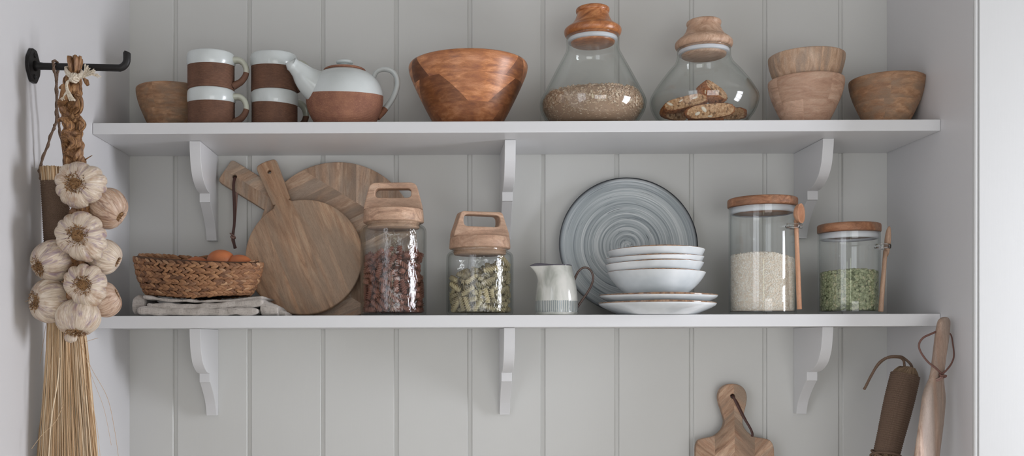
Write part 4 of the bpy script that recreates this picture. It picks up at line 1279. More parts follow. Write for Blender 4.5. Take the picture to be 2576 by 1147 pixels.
PACK2 = "10,329,65,-98,-14,0;122,48,65,56,81,0;61,229,65,98,13,0;-22,27,65,56,82,0;-168,217,65,55,-82,0;-13,436,70,98,14,-5;-117,-203,65,-75,65,0;396,371,65,68,-72,0;343,-300,65,-95,29,0;88,-160,65,-98,12,0;536,89,65,16,-98,0;-417,-131,65,95,-27,0;359,283,122,-44,76,45;-19,277,158,98,16,1;-415,209,65,-79,-59,0;-351,105,65,-72,-68,0;-246,-6,65,-94,-31,0;282,-78,65,-22,97,0;-90,536,65,98,16,0;261,295,65,30,-94,0;-185,-327,65,49,-86,0;445,58,127,62,64,44;433,-210,115,33,-80,48;262,-379,114,-56,68,46;52,16,170,-81,-57,-4;474,-85,130,60,-49,-62;-315,-318,100,67,-64,34;321,-440,187,-76,-55,31;-437,325,103,-55,-74,36;139,527,116,-83,22,49;130,-489,104,91,-15,-37;-350,-428,168,-21,18,95;58,-207,171,-52,-84,5;112,411,170,-98,-10,0;52,171,159,-98,-12,-1;97,-367,144,57,28,-76;288,105,152,-55,6,82;191,-30,161,21,33,91;266,250,192,77,-62,-7;-472,-279,135,37,-62,68;-359,292,179,31,-92,-17;-259,381,160,-28,-31,90;239,488,248,88,-43,12;61,-165,270,-87,45,-17;286,-172,183,95,26,11;-57,-547,151,57,-6,81;-314,-231,191,88,-33,32;-64,-364,125,-82,25,50;-445,-81,192,61,-58,53;-233,-59,163,-89,-44,-3;392,-250,236,76,22,59;-87,511,211,-77,-40,-48;-5,222,264,46,87,-5;308,-61,261,26,92,-27;516,-65,232,10,-98,-8;-289,53,146,79,52,-30;-14,-34,313,57,-54,60;-78,-221,252,-55,-8,-82;389,-104,322,23,94,-20;142,173,271,-78,-57,-23;122,29,301,41,76,47;-215,62,229,61,74,-24;-435,192,239,89,28,34;-255,-490,165,-28,14,94;-149,-119,250,39,-5,-91;-363,113,216,76,10,63;-112,417,262,-44,-55,-70;161,-74,334,28,-39,-86;207,-454,327,-12,-61,77;397,255,275,-6,-99,4;-389,322,328,26,91,-28;44,-314,303,-84,-2,52;335,-348,306,87,-3,-48;527,-53,415,25,56,-78;-45,310,332,-81,-26,-51;197,-150,385,-89,-43,-1;-168,-458,253,58,-79,9;307,158,342,16,97,11;146,311,316,-58,-77,23;183,506,349,93,-29,16;491,152,318,10,76,-62;-159,-322,308,84,-4,-53;-246,442,318,39,68,-61;-125,-440,399,-19,94,25;422,190,422,52,84,-1;386,-385,403,64,64,39;-34,-465,299,-24,21,-94;104,-542,315,22,4,-97;-435,-256,268,-71,45,-52;-110,69,385,-16,-96,20;134,526,446,94,-24,17;437,-158,417,87,-3,-48;96,141,422,71,13,68;-451,-59,302,94,-11,28;345,328,458,-61,-27,73;287,207,461,-79,-6,-59;-122,-236,414,-91,21,-33;316,-285,439,-52,45,-71;-236,42,361,-68,49,53;90,-305,448,55,12,-81;234,-363,467,32,-94,1;-420,-174,347,-96,-7,-24;32,-392,405,-74,26,61;-146,449,402,-16,-78,-59;335,440,560,0,0,-99;141,488,548,84,-52,6;466,17,484,75,64,11;255,89,489,-36,-53,-75;23,-41,479,7,67,-72;346,-238,554,89,39,-19;397,91,525,68,71,-11;-60,29,490,34,86,-36;-1,-156,444,-86,18,-45;-247,-487,417,75,-38,52;-403,18,396,2,93,-34;-492,108,297,-28,71,63;-189,-269,498,-91,-19,-34;-42,382,446,75,63,17;19,-468,498,-91,-15,35;180,337,519,-10,-3,98;109,-32,584,90,-3,-41;413,-156,625,49,-71,48;351,270,620,-45,-75,47;66,333,505,-37,72,57;425,187,618,-48,-82,29;485,60,619,44,88,-15;63,80,585,39,-29,-86;270,-131,595,-27,3,-95;-168,-388,524,-87,-7,-47;-299,199,456,-3,-56,82;547,-34,672,-4,-71,-69;128,-289,609,72,-64,23;-501,94,500,-49,-68,53;196,-206,657,-18,5,-97;-506,-16,447,44,-32,82;154,61,645,-12,-90,39;468,246,706,32,-91,22;140,-508,591,-83,-41,-35;92,473,649,97,-17,8;199,266,720,-16,-98,-6;-207,228,514,35,-92,-10;6,202,613,-37,30,87;-43,317,585,87,-11,46;74,-420,587,-81,-31,47;-364,43,518,-57,51,63;360,-14,727,-72,66,-11;413,338,793,54,-80,21;-109,206,600,-22,-18,95;368,-282,689,39,-60,-68;-498,226,524,32,70,-63;43,-319,673,84,-29,44;-142,50,581,-52,-44,-72;-371,292,508,25,92,-28;340,-350,770,-49,-48,-71;-194,358,617,-16,-95,22;-471,-175,503,65,-53,-52;-276,-90,527,2,-85,-51;410,95,843,48,-28,82;327,257,840,40,-22,-88;58,363,743,12,-98,-10;463,-21,843,80,57,11;-36,-182,692,77,62,-7;-243,-201,584,72,68,-5;-219,330,727,-95,-23,-16;-411,245,640,-91,-23,32;425,163,941,-85,-35,37;-127,57,747,-79,59,-4;196,-407,829,97,0,22;200,27,793,-32,81,48;-246,-317,662,86,12,-47;-171,-441,628,71,48,50;79,264,853,1,89,43;-46,169,798,56,-81,-13;222,470,885,72,-5,68;-260,-97,671,83,-53,14;-300,324,817,59,-77,21;214,224,877,-29,86,-39;-123,498,804,-16,-39,-89;-1,457,848,-36,-88,-26;482,-71,1002,64,19,-73;-131,-83,764,-47,61,-62;-334,64,693,-74,-32,57;-504,8,663,-33,90,25;-302,-171,741,74,-66,-8;167,-34,888,-14,87,46"
def pour(jar, data, mesh, label, group, z_add, keep):
    root, x, z0, _ = jar
    q_ = np.array([[float(v) for v in t.split(',')] for t in data.split(';')])
    c, d = q_[:, :3] * 1e-4, q_[:, 3:] / 99
    n = len(c)
    order = np.argsort(c[:, 1] - .7 * c[:, 2])
    first = None
    rest = M()
    V0 = [v.co.copy() for v in mesh.vertices]; F0 = [tuple(p.vertices) for p in mesh.polygons]
    for t, i in enumerate(order):
        q = Vector(d[i]).to_track_quat('Z', 'Y') @ Matrix.Rotation(i * 1.7, 4, 'Z').to_quaternion()
        if t >= keep:
            mx = Matrix.Translation(Vector(c[i])) @ q.to_matrix().to_4x4()
            rest.add([mx @ v for v in V0], F0)
            continue
        o = bpy.data.objects.new('fusilli', mesh) if first is None else first.copy()
        COL.objects.link(o)
        if first is None:
            first = o; tag(o, label, 'pasta', group)
        o.location = (x + c[i][0], root.location.y + c[i][1], z0 + z_add + c[i][2])
        o.rotation_mode = 'QUATERNION'; o.rotation_quaternion = q
    o = obj('pasta_heap', rest, list(mesh.materials), loc=(x, root.location.y, z0 + z_add))
    tag(o, 'rest of the ' + group + ', hidden behind the pieces in front', 'pasta', None, 'stuff')
def pastamat(name, c0, c1):
    g = G(name)
    c = g.mix(g.rand_obj(), lin(c0), lin(c1))
    c = g.mix(.3, c, g.ramp(g.noise(g.tc(), 300, 3, .6), [(.3, .6), (.7, 1.1)]), 'MULTIPLY')
    g.set(color=c, rough=.6, spec=.3, sss=.04); return g.mat
FR = fusilli_mesh('fusilli_red', pastamat('red_pasta', '#7d5145', '#9a6a5a'))
FG = fusilli_mesh('fusilli_pale', pastamat('pale_pasta', '#aaa086', '#d8c9a2'))
pour(pj1, PACK1, FR, 'reddish brown twisted pasta piece in the taller pasta jar', 'reddish pasta twists in the taller jar', .0052, 165)
pour(pj2, PACK2, FG, 'pale greenish-yellow twisted pasta piece in the shorter pasta jar', 'pale pasta twists in the shorter jar', .0052, 132)

# ---- leaning plate
D = 2.049; cx, cy = 1577, 621
x = X(cx, D); r = RR(176.5, cx, D)
g = G('ringed_glaze')
ox, oy, oz = g.sep(g.tc())
rad = g.m('SQRT', g.m('ADD', g.m('MULTIPLY', ox, ox), g.m('MULTIPLY', oy, oy)))
an = g.m('ARCTAN2', oy, ox)
rv = g.comb(g.m('MULTIPLY', rad, 330.0), g.m('MULTIPLY', g.m('COSINE', an), .42), g.m('MULTIPLY', g.m('SINE', an), .42))
n1 = g.noise(rv, 1.0, 3, .55)
n2 = g.noise(g.comb(g.m('MULTIPLY', rad, 420.0), g.m('MULTIPLY', g.m('COSINE', an), 1.3), g.m('MULTIPLY', g.m('SINE', an), 1.3)), 1.0, 2, .6)
c = g.ramp(n1, [(.28, lin('#767f84')), (.42, lin('#a7afb2')), (.54, lin('#bcc3c5')), (.66, lin('#d8dcdc'))])
c = g.mix(g.m('MULTIPLY', g.ramp(n2, [(.29, 1.0), (.37, 0.0)]), .65), c, lin('#3d4347'))
em_ = g.ramp(g.m('DIVIDE', rad, r), [(.0, 0.0), (.955, 0.0), (.99, 1.0)])
soft = g.ramp(g.m('DIVIDE', rad, r), [(.80, 0.0), (.97, 1.0)])
c = g.mix(g.m('MULTIPLY', soft, .5), c, lin('#8d959b'))
c = g.mix(em_, c, lin('#35383d'))
g.set(color=c, rough=.16, coat=.3, coat_rough=.06, normal=g.bump(n1, .35, .0016)); PLT = g.mat
pf = [(r, .0175)]
N_ = 60
for i in range(N_):
    e = 1 - i / N_
    q = r * e
    z = .0040 + .0125 * e ** 3 + .00045 * math.sin(q * 2 * PI / .0052) * (1 if e < .93 else 0)
    if i: pf.append((q, z))
pf.append((0, .0040))
back = [(0, 0), (.085, 0), (.088, -.0035), (.092, -.0035), (.096, .0005), (r * .8, .0040), (r * .95, .0105), (r - .0008, .0160)]
m = M(); m.lathe(back + pf, 128)
o = obj('serving_plate', m, PLT)
lean_place(o, cx, cy, D, 7.2)
tag(o, 'large grey-blue ringed plate leaning upright on the wall behind the bowls', 'plate')

# ---- stacked bowls and plates: pale glaze with brown rims
def dish_glaze(name, hrim, w, base0='#ccd1d3', base1='#e4e7e8', rimc='#6f5644', rim2='#9c7c62'):
    """pale reactive glaze that breaks to brown where it thins on the lip"""
    g = G(name)
    x_, y_, z_ = g.sep(g.tc())
    n = g.noise(g.tc(), 14, 3, .55); s = g.noise(g.map(g.tc(), (1, 1, .4)), 150, 3, .6)
    f = g.m('DIVIDE', g.m('SUBTRACT', g.m('ADD', z_, g.m('MULTIPLY', g.m('SUBTRACT', s, .5), w * .9)), hrim - w), w, clamp=True)
    c = g.mix(g.ramp(n, [(.35, 0.0), (.65, 1.0)]), lin(base0), lin(base1))
    f2 = g.ramp(f, [(.35, 0.0), (.75, 1.0)])
    c = g.mix(f2, c, g.mix(g.ramp(s, [(.4, 0.0), (.6, 1.0)]), lin(rimc), lin(rim2)))
    g.set(color=c, rough=.14, coat=.4, coat_rough=.05, normal=g.bump(g.noise(g.tc(), 60, 2, .5), .08, .002)); return g.mat
Ds = 1.903; ks = Ds / F
HB, HP = .0475, .0215
DG_B = dish_glaze('bowl_glaze', HB, .0010); DG_P = dish_glaze('plate_glaze', HP, .0008)
def dish(kind, prof, t, cx, z0, label, grp, mat, tilt=(0, 0), rotz=0, D=Ds):
    m = M()
    sh = shell(prof, t, .0045, 4)
    m.lathe(sh, 96)
    # hand-made: rim gently out of round and level
    n = len(m.v)
    ph = rotz * 3.1
    for i, (x_, y_, z_) in enumerate(m.v):
        a = math.atan2(y_, x_); q = max(0, z_ / prof[-1][1]) ** 2
        wv = 1 + q * (.006 * math.sin(2 * a + ph) + .003 * math.sin(5 * a + ph * 2))
        m.v[i] = (x_ * wv, y_ * wv, z_ + q * (.0007 * math.sin(3 * a + ph)))
    o = obj(kind, m, mat, loc=(X(cx, D), D - DW, z0))
    o.rotation_euler = (tilt[1], tilt[0], rotz)
    return tag(o, label, 'bowl' if kind == 'cereal_bowl' else 'plate', grp)
rb_ = RR(124.5, 1650, Ds); rp_ = RR(149, 1653, Ds)
pprof = spline([(.0690, 0), (.0735, .0010), (.0850, .0060), (.0985, .0120), (.1080, .0175), (rp_, HP)], 6)
bprof = spline([(.0440, 0), (.0485, .0012), (.0605, .0090), (.0735, .0200), (.0845, .0330), (rb_ - .0008, HB - .002), (rb_, HB)], 6)
zs0 = ZL(X(1653, Ds)) + .0005
dish('dinner_plate', pprof, .0040, 1653, zs0, 'pale plate with a brown rim, lowest of the crockery stack', 'crockery stack', DG_P, (0, 0), .4)
zp2 = zs0 + .0152
dish('dinner_plate', pprof, .0040, 1654.5, zp2, 'pale plate with a brown rim, directly under the stacked bowls', 'crockery stack', DG_P, (-.012, 0), 1.7)
zb1 = Z(686, Ds) - HB
dish('cereal_bowl', bprof, .0020, 1650, zb1, 'pale glazed bowl at the bottom of the four stacked bowls, wholly visible', 'crockery stack', DG_B, (.012, 0), .9)
dish('cereal_bowl', bprof, .0020, 1646, Z(665, Ds) - HB, 'pale glazed bowl second from the bottom, tipping down towards the canister', 'crockery stack', DG_B, (.026, 0), 2.2)
dish('cereal_bowl', bprof, .0020, 1647, Z(649.5, Ds) - HB, 'pale glazed bowl with broad brown rim, second from the top of the bowls', 'crockery stack', DG_B, (.014, 0), 3.3)
dish('cereal_bowl', bprof, .0020, 1650.5, Z(631.5, Ds) - HB, 'pale glazed bowl on top of the crockery stack, tilting up towards the canister', 'crockery stack', DG_B, (-.024, 0), 5.0)

# ---- cream jug
D = 1.895; cx = 1400
x = X(cx, D); z0 = ZL(x) + .0004; k = D / F
root = empty('cream_jug', (x, D - DW, z0))
tag(root, 'small pale glazed jug with a ribbed foot band and dark brown handle', 'jug')
pts = [(51.0, 793), (52.8, 790), (54.3, 785), (54.0, 769), (53.0, 750), (50.5, 725), (46.5, 703), (42.5, 688), (39.8, 678), (38.8, 671), (38.6, 668.5)]
out = [(RR(h, cx, D), Z(py, D) - z0) for h, py in pts]
out[0] = (out[0][0], 0)
out = spline(out, 6)
sh = shell(out, .0032, .006, 3)
g = G('jug_glaze')
n = g.noise(g.map(g.tc(), (1, 1, .5)), 32, 3, .55, .5)
ox, oy, oz = g.sep(g.tc())
c = g.ramp(n, [(.32, lin('#a9aca3')), (.5, lin('#cfd0c9')), (.65, lin('#dfded8'))])
an = g.m('ARCTAN2', oy, ox)
rib = g.m('SINE', g.m('MULTIPLY', an, 66.0))
zA, zB = Z(785.5, D) - z0, Z(757.5, D) - z0
wob = g.m('MULTIPLY', g.m('SUBTRACT', g.noise(g.tc(), 90, 1, .5), .5), .003)
zz_ = g.m('ADD', oz, wob)
band = g.m('MULTIPLY', g.m('GREATER_THAN', zz_, zA), g.m('LESS_THAN', zz_, zB))
gv = g.m('MULTIPLY', band, g.ramp(rib, [(.35, 1.0), (.75, 0.0)]))
c = g.mix(g.m('MULTIPLY', band, .45), c, lin('#a0a8a8'))
c = g.mix(g.m('MULTIPLY', gv, .7), c, lin('#7e888a'))
c = g.mix(g.m('MULTIPLY', g.m('MULTIPLY', band, g.ramp(rib, [(.8, 0.0), (.95, 1.0)])), .8), c, lin('#dddcd2'))
zr_ = Z(671.0, D) - z0
rimf = g.m('DIVIDE', g.m('SUBTRACT', oz, zr_), .0016, clamp=True)
c = g.mix(rimf, c, lin('#54505a'))
line = g.ramp(g.m('ABSOLUTE', g.m('SUBTRACT', zz_, zA)), [(.0, 1.0), (.0022, 0.0)])
c = g.mix(g.m('MULTIPLY', line, .4), c, lin('#6f7676'))
g.set(color=c, rough=.13, coat=.4, coat_rough=.05, normal=g.bump(g.m('MULTIPLY', band, rib), .5, .0010)); JUG = g.mat
m = M(); m.lathe(sh, 96)
ztop = out[-1][1]
for i, (a_, b_, z_) in enumerate(m.v):
    an_ = math.atan2(b_, -a_)              # 0 at the spout side
    q = max(0.0, min(1.0, (z_ - (ztop - .032)) / .032))
    w = math.exp(-(an_ / .42) ** 2)
    rr_ = math.hypot(a_, b_)
    if rr_ > .012:
        push = .0225 * w * q ** 1.7
        side = 1 - .06 * q * math.exp(-((abs(an_) - .8) / .35) ** 2)
        lift = (.0040 * math.exp(-(an_ / .7) ** 2) - .0052 * math.exp(-(an_ / .20) ** 2)) * q ** 3
        m.v[i] = (a_ * side - push * (1 if a_ < .01 else 0), b_ * side * (1 - .15 * w * q), z_ + lift)
obj('body', m, JUG, root)
BRN = G('jug_handle_glaze'); BRN.set(color=BRN.mix(BRN.noise(BRN.tc(), 80, 2, .5), lin('#4a3934'), lin('#6a544b')), rough=.2, coat=.4); BRN = BRN.mat
hp = [(1444, 706), (1449, 694), (1455, 683), (1464, 675), (1474, 673), (1484, 678), (1490.5, 689), (1492, 702), (1487, 719), (1477, 737), (1465, 754), (1456, 767), (1451, 775)]
m = M(); m.tube(spline([(X(a, D) - x, 0, Z(b, D) - z0) for a, b in hp], 5), [.0040 - .0006 * math.sin(PI * i / 60) for i in range(61)], 14, flat=.62, ref=(0, 1, 0))
obj('handle', m, BRN, root)

# ---- canisters
CLR = glassmat('canister_glass', edge=(.52, .56, .57, 1), rough=.01)
RING = G('solid_clear_glass'); RING.set(color=(.97, .98, .98, 1), rough=.02, ior=1.45); RING.bsdf.inputs['Transmission Weight'].default_value = 1.0; RING = RING.mat
W_LID_B = wood('lid_wood_brown', '#7d543b', '#a06f51', '#bd8d6c', stretch=(1.2, 7, 7), freq=9, rough=.42, dist=1.8, rot=(0, 0, .8), grey='#86705f')
W_SPN = wood('spoon_wood', '#b5805f', '#cf9c7b', '#dcb092', stretch=(8, 8, 1), freq=8, rough=.5)
W_SPN2 = wood('spoon_wood_grey', '#917460', '#b3937b', '#c7a98f', stretch=(8, 8, 1), freq=9, rough=.55)
def canister(label, cx, D, hw, lidhw, yl0, yl1, ystop, ang, yring):
    x = X(cx, D); z0 = ZL(x) + .0004; k = D / F
    root = empty('canister', (x, D - DW, z0))
    tag(root, label, 'jar', 'glass canisters with spoon loops')
    r = RR(hw, cx, D); zb = Z(yl1, D) - z0; zt = Z(yl0, D) - z0; rl = RR(lidhw, cx, D)
    m = M(); m.lathe(shell([(r - .006, 0), (r - .002, .0006), (r - .0004, .002), (r, .006)] + [(r, .006 + (zb - .007) * i / 8) for i in range(1, 9)], .0026, .0060, 3), 96)
    obj('glass_body', m, CLR, root)
    m = M(); zs = Z(ystop, D) - z0
    m.lathe([(0, zs), (r - .0085, zs), (r - .0070, zs + .0014), (r - .0070, zb + .0001), (rl - .0014, zb + .0003), (rl - .0003, zb + .0015), (rl, zb + .004), (rl, zt - .0035), (rl - .0008, zt - .0012), (rl - .003, zt), (0, zt)], 80)
    lid = obj('lid', m, W_LID_B, root)
    m = M(); m.lathe([(r - .0069, zb - .0125), (r - .0034, zb - .0120), (r - .0030, zb - .0100), (r - .0030, zb - .0010), (r - .0069, zb - .0006)], 80)
    obj('seal_ring', m, SEAL, lid)
    # fused glass loop that carries the spoon
    zr = Z(yring, D - (r + .0115) * math.sin(ang)) - z0
    ca, sa = math.cos(ang), -math.sin(ang)
    m = M()
    ring = [((r + .0128) * ca + .0118 * math.cos(t) * ca - .0155 * math.sin(t) * -sa, (r + .0128) * sa + .0118 * math.cos(t) * sa - .0155 * math.sin(t) * ca, zr) for t in np.linspace(0, 2 * PI, 41)]
    m.tube(ring, .0046, 12, flat=.62, ref=(0, 0, 1))
    obj('spoon_loop', m, RING, root)
    return root, x, z0, r, ((r + .0128) * ca + x, (r + .0128) * sa + D - DW, zr + z0)

A1 = canister('taller glass canister of rice with a round wooden lid', 1917.7, 1.930, 85.8, 89.3, 500.5, 522.0, 536, 1.04, 569)
A2 = canister('shorter glass canister of split peas with a round wooden lid', 2135.5, 1.930, 79.6, 81.5, 565.0, 586.5, 596, .95, 620)

def spoon(name, label, top, bot, rotz, mat, bl, bw, hw_, dep=1.0):
    """straight-handled spoon, bowl up; local Z from the handle end to the bowl"""
    v = Vector(top) - Vector(bot); L = v.length
    m = M()
    # handle: rounded bar
    m.tube([(0, 0, 0), (0, 0, .001), (0, 0, L * .3), (0, 0, L - bl * 1.1), (0, 0, L - bl * .8)], [hw_ * .92, hw_, hw_ * .95, hw_ * .85, hw_ * .8], 12, flat=.82, ref=(1, 0, 0))
    # bowl: hollowed oval
    n, q = 28, 10
    V, Fc = [], []
    for s_ in (0, 1):
        for j in range(q + 1):
            e = j / q
            for i in range(n):
                a = 2 * PI * i / n
                rx, rz = bw * e, bl / 2 * e
                d = -.0105 * (1 - e ** 2.2) if s_ == 0 else -.0122 * math.sqrt(max(0, 1 - e ** 2)) - .0020
                V.append((rx * math.cos(a), (d + .0112) * dep, L - bl / 2 + rz * math.sin(a)))
    for s_ in (0, 1):
        b = s_ * (q + 1) * n
        for j in range(q):
            for i in range(n):
                f = (b + j * n + i, b + j * n + (i + 1) % n, b + (j + 1) * n + (i + 1) % n, b + (j + 1) * n + i)
                Fc.append(f if s_ == 0 else f[::-1])
    for i in range(n): Fc.append((q * n + i, q * n + (i + 1) % n, (2 * q + 1) * n + (i + 1) % n, (2 * q + 1) * n + i))
    m.add([(x_, -y_, z_) for x_, y_, z_ in V], [f[::-1] for f in Fc])
    o = obj(name, m, mat, loc=bot)
    o.rotation_mode = 'QUATERNION'
    zax = v.normalized(); yax = -(Vector((math.sin(rotz), -math.cos(rotz), 0)) - zax * (Vector((math.sin(rotz), -math.cos(rotz), 0)).dot(zax))).normalized()
    xax = yax.cross(zax)
    o.rotation_quaternion = Matrix((xax, yax, zax)).transposed().to_quaternion()
    return tag(o, label, 'spoon', 'wooden spoons hooked on the canisters')
Dr = A1[4][1] + DW
spoon('wooden_spoon', 'pinkish wooden spoon hanging bowl upward in the loop of the rice canister', P(2001, 513, Dr), P(2011, 778, Dr + .006), .85, W_SPN, .037, .0165, .0054)
Dr = A2[4][1] + DW
spoon('wooden_spoon', 'greyish wooden spoon hanging edge-on in the loop of the split pea canister', P(2232, 568, Dr), P(2215.5, 784, Dr), 1.85, W_SPN2, .058, .0070, .0052, .45)

# rice and peas
V, Fc = ball(6, 4)
RICE = island_mat('rice_grains', ['#eadccb', '#f4ebdf', '#efe3d4', '#faf4ea', '#e8d8c6', '#f5ecdf'], .5, sss=.05)
RICEC = plain('rice_shade', '#e6d6c4', .9)
r1 = A1[3] - .0026
zt1 = Z(645, 1.93) - A1[2]
fill([(r1, .0062), (r1, .25)], lambda x, y: zt1 + .0055 * math.cos((x + .012) * 30) - .004 - .05 * x, 8200, 3600, V, Fc, (.0034, .0015, .0014), .55, .0016, 'white_rice', 'white rice filling half of the taller canister', 'rice', [RICE, RICEC], (A1[1], 1.93 - DW, A1[2]), jit=.1)
V, Fc = ball(10, 4)
V = V.copy(); V[:, 2] = np.where(V[:, 2] < 0, V[:, 2] * .35, V[:, 2])
PEA = island_mat('split_peas', ['#838b68', '#a0a683', '#929a77', '#b7bb98', '#7a8260', '#a9ad89', '#c0b998'], .6)
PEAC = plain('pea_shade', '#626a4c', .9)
r2 = A2[3] - .0026
zt2 = Z(686, 1.93) - A2[2]
fill([(r2, .0062), (r2, .25)], lambda x, y: zt2 + .004 * math.cos(x * 28) - .003 + .0008 * math.sin(x * 300 + y * 200), 2500, 1000, V, Fc, (.0037, .0036, .0026), .45, .0030, 'split_peas', 'green split peas filling part of the shorter canister', 'split peas', [PEA, PEAC], (A2[1], 1.93 - DW, A2[2]), jit=.07, depth=.003)
# ================================================================== HOOK, GARLIC AND HAND BRUSH ON THE SIDE WALL
Dh = 1.572
yh = Dh - DW
zr0 = Z(166, Dh)
root = empty('wall_hook', (XL, yh, zr0))
tag(root, 'black iron hook arm screwed to the wall, holding the garlic and the straw broom', 'hook')
m = M()
n = 40
ol = []
for i in range(n):
    a = 2 * PI * i / n
    w = .0330 * abs(math.cos(a)) ** .85 * (1 if math.cos(a) > 0 else -1)
    ol.append((w, .0262 * math.sin(a)))
ol = [(y_, z_) for (y_, z_) in [(math.copysign(min(abs(.034 * math.sin(a)), .0262 * 1.2), math.sin(a)) if False else 0, 0) for a in ()]] or None
# lozenge plate: wide in the middle, blunt ends above and below
ol = rounded([(-.0085, .0265), (.0085, .0265), (.0215, .0105), (.0235, 0), (.0215, -.0105), (.0085, -.0265), (-.0085, -.0265), (-.0215, -.0105), (-.0235, 0), (-.0215, .0105)], .004, 4)
me = board([ol, ], .0062, .0012)
me.transform(Matrix(((0, 0, 1, .0033), (1, 0, 0, 0), (0, 1, 0, 0), (0, 0, 0, 1))))
pl = obj('mounting_plate', me, [IRON], root)
for s_ in (1, -1):
    m = M(); m.lathe([(0, 0), (.0040, 0), (.0042, .0010), (.0022, .0019), (.0018, .0008), (0, .0008)], 20)
    m.xf(Matrix.Translation((.0064, 0, s_ * .0172)) @ Matrix.Rotation(PI / 2, 4, 'Y'))
    obj('screw', m, IRON, pl)
xe = X(324, Dh) - XL
m = M()
m.tube([(.006, 0, 0), (.012, 0, 0)] + [(x_, 0, -.0035 * x_ / xe) for x_ in np.linspace(.02, xe - .017, 12)] + [(xe - .017 + .014 * math.sin(t), 0, -.0035 + .014 - .014 * math.cos(t)) for t in np.linspace(.2, PI / 2, 8)] + [(xe - .003, 0, .020), (xe - .0022, 0, .0222)],
       [.0085, .0062] + [.0056] * 12 + [.0058] * 8 + [.0060, .0050], 18, ref=(0, 1, 0))
obj('hook_arm', m, IRON, root)

# ---- garlic
def garlic_skin(name, c0, c1, c2, purple, pamt):
    g = G(name)
    x, y, z = g.sep(g.tc())
    an = g.m('ARCTAN2', y, x)
    off = g.m('MULTIPLY', g.rand_obj(), 20.0)
    ca, sa = g.m('COSINE', an), g.m('SINE', an)
    # veins run from root to neck
    v = g.comb(g.m('ADD', g.m('MULTIPLY', ca, 6.0), off), g.m('MULTIPLY', sa, 6.0), g.m('MULTIPLY', z, 30.0))
    vein = g.noise(v, 2.4, 4, .65, .3)
    v2 = g.comb(g.m('ADD', g.m('MULTIPLY', ca, 2.2), off), g.m('MULTIPLY', sa, 2.2), g.m('MULTIPLY', z, 26.0))
    patch = g.noise(v2, 1.6, 3, .6, .6)
    c = g.ramp(vein, [(.22, lin(c0)), (.45, lin(c1)), (.68, lin(c2))])
    c = g.mix(g.m('MULTIPLY', g.ramp(patch, [(.52, 0.0), (.66, 1.0)]), g.m('MULTIPLY', pamt, g.ramp(vein, [(.35, .3), (.6, 1.0)]))), c, lin(purple))
    pb = g.noise(g.vm('ADD', g.map(g.tc(), (1, 1, .5)), g.comb(off, 0.0, 1.0)), 55, 3, .6)
    c = g.mix(g.m('MULTIPLY', g.ramp(pb, [(.54, 0.0), (.68, 1.0)]), .55), c, lin('#a07a5a'))
    g.set(color=c, rough=.45, spec=.4, sss=.08, normal=g.bump(vein, .3, .0012)); return g.mat
SK_W = garlic_skin('garlic_skin_white', '#a18a74', '#c9b7a3', '#dfd2c2', '#785a78', .78)
SK_T = garlic_skin('garlic_skin_tan', '#8a6e5c', '#b99c86', '#d6c2b0', '#6f4c3f', .9)
ROOTM = island_mat('garlic_roots', ['#6b4a31', '#8c6744', '#a98660', '#574030', '#c2a27c'], .8)
STALK = G('dry_garlic_stalk')
fb = STALK.noise(STALK.map(STALK.tc(), (1, 1, .16)), 260, 4, .65, .4)
pb = STALK.noise(STALK.tc(), 40, 3, .6)
c = STALK.ramp(fb, [(.30, lin('#4a3220')), (.48, lin('#7d5838')), (.60, lin('#a57c53')), (.75, lin('#c2a27e'))])
c = STALK.mix(STALK.m('MULTIPLY', STALK.ramp(pb, [(.5, 0.0), (.62, 1.0)]), .5), c, lin('#b7937a'))
STALK.set(color=c, rough=.6, spec=.35, normal=STALK.bump(fb, .8, .0025)); STALK = STALK.mat

Dg = 1.535
gx, gy, gz = X(190, Dg), Dg - DW, Z(165, Dg)
gar = empty('garlic_braid', (gx, gy, gz))
tag(gar, 'hanging braid of purple-streaked garlic bulbs tied to the iron hook', 'garlic')
gp = lambda px, py, dd=0.0: Vector((X(px, Dg + dd) - gx, dd, Z(py, Dg + dd) - gz))

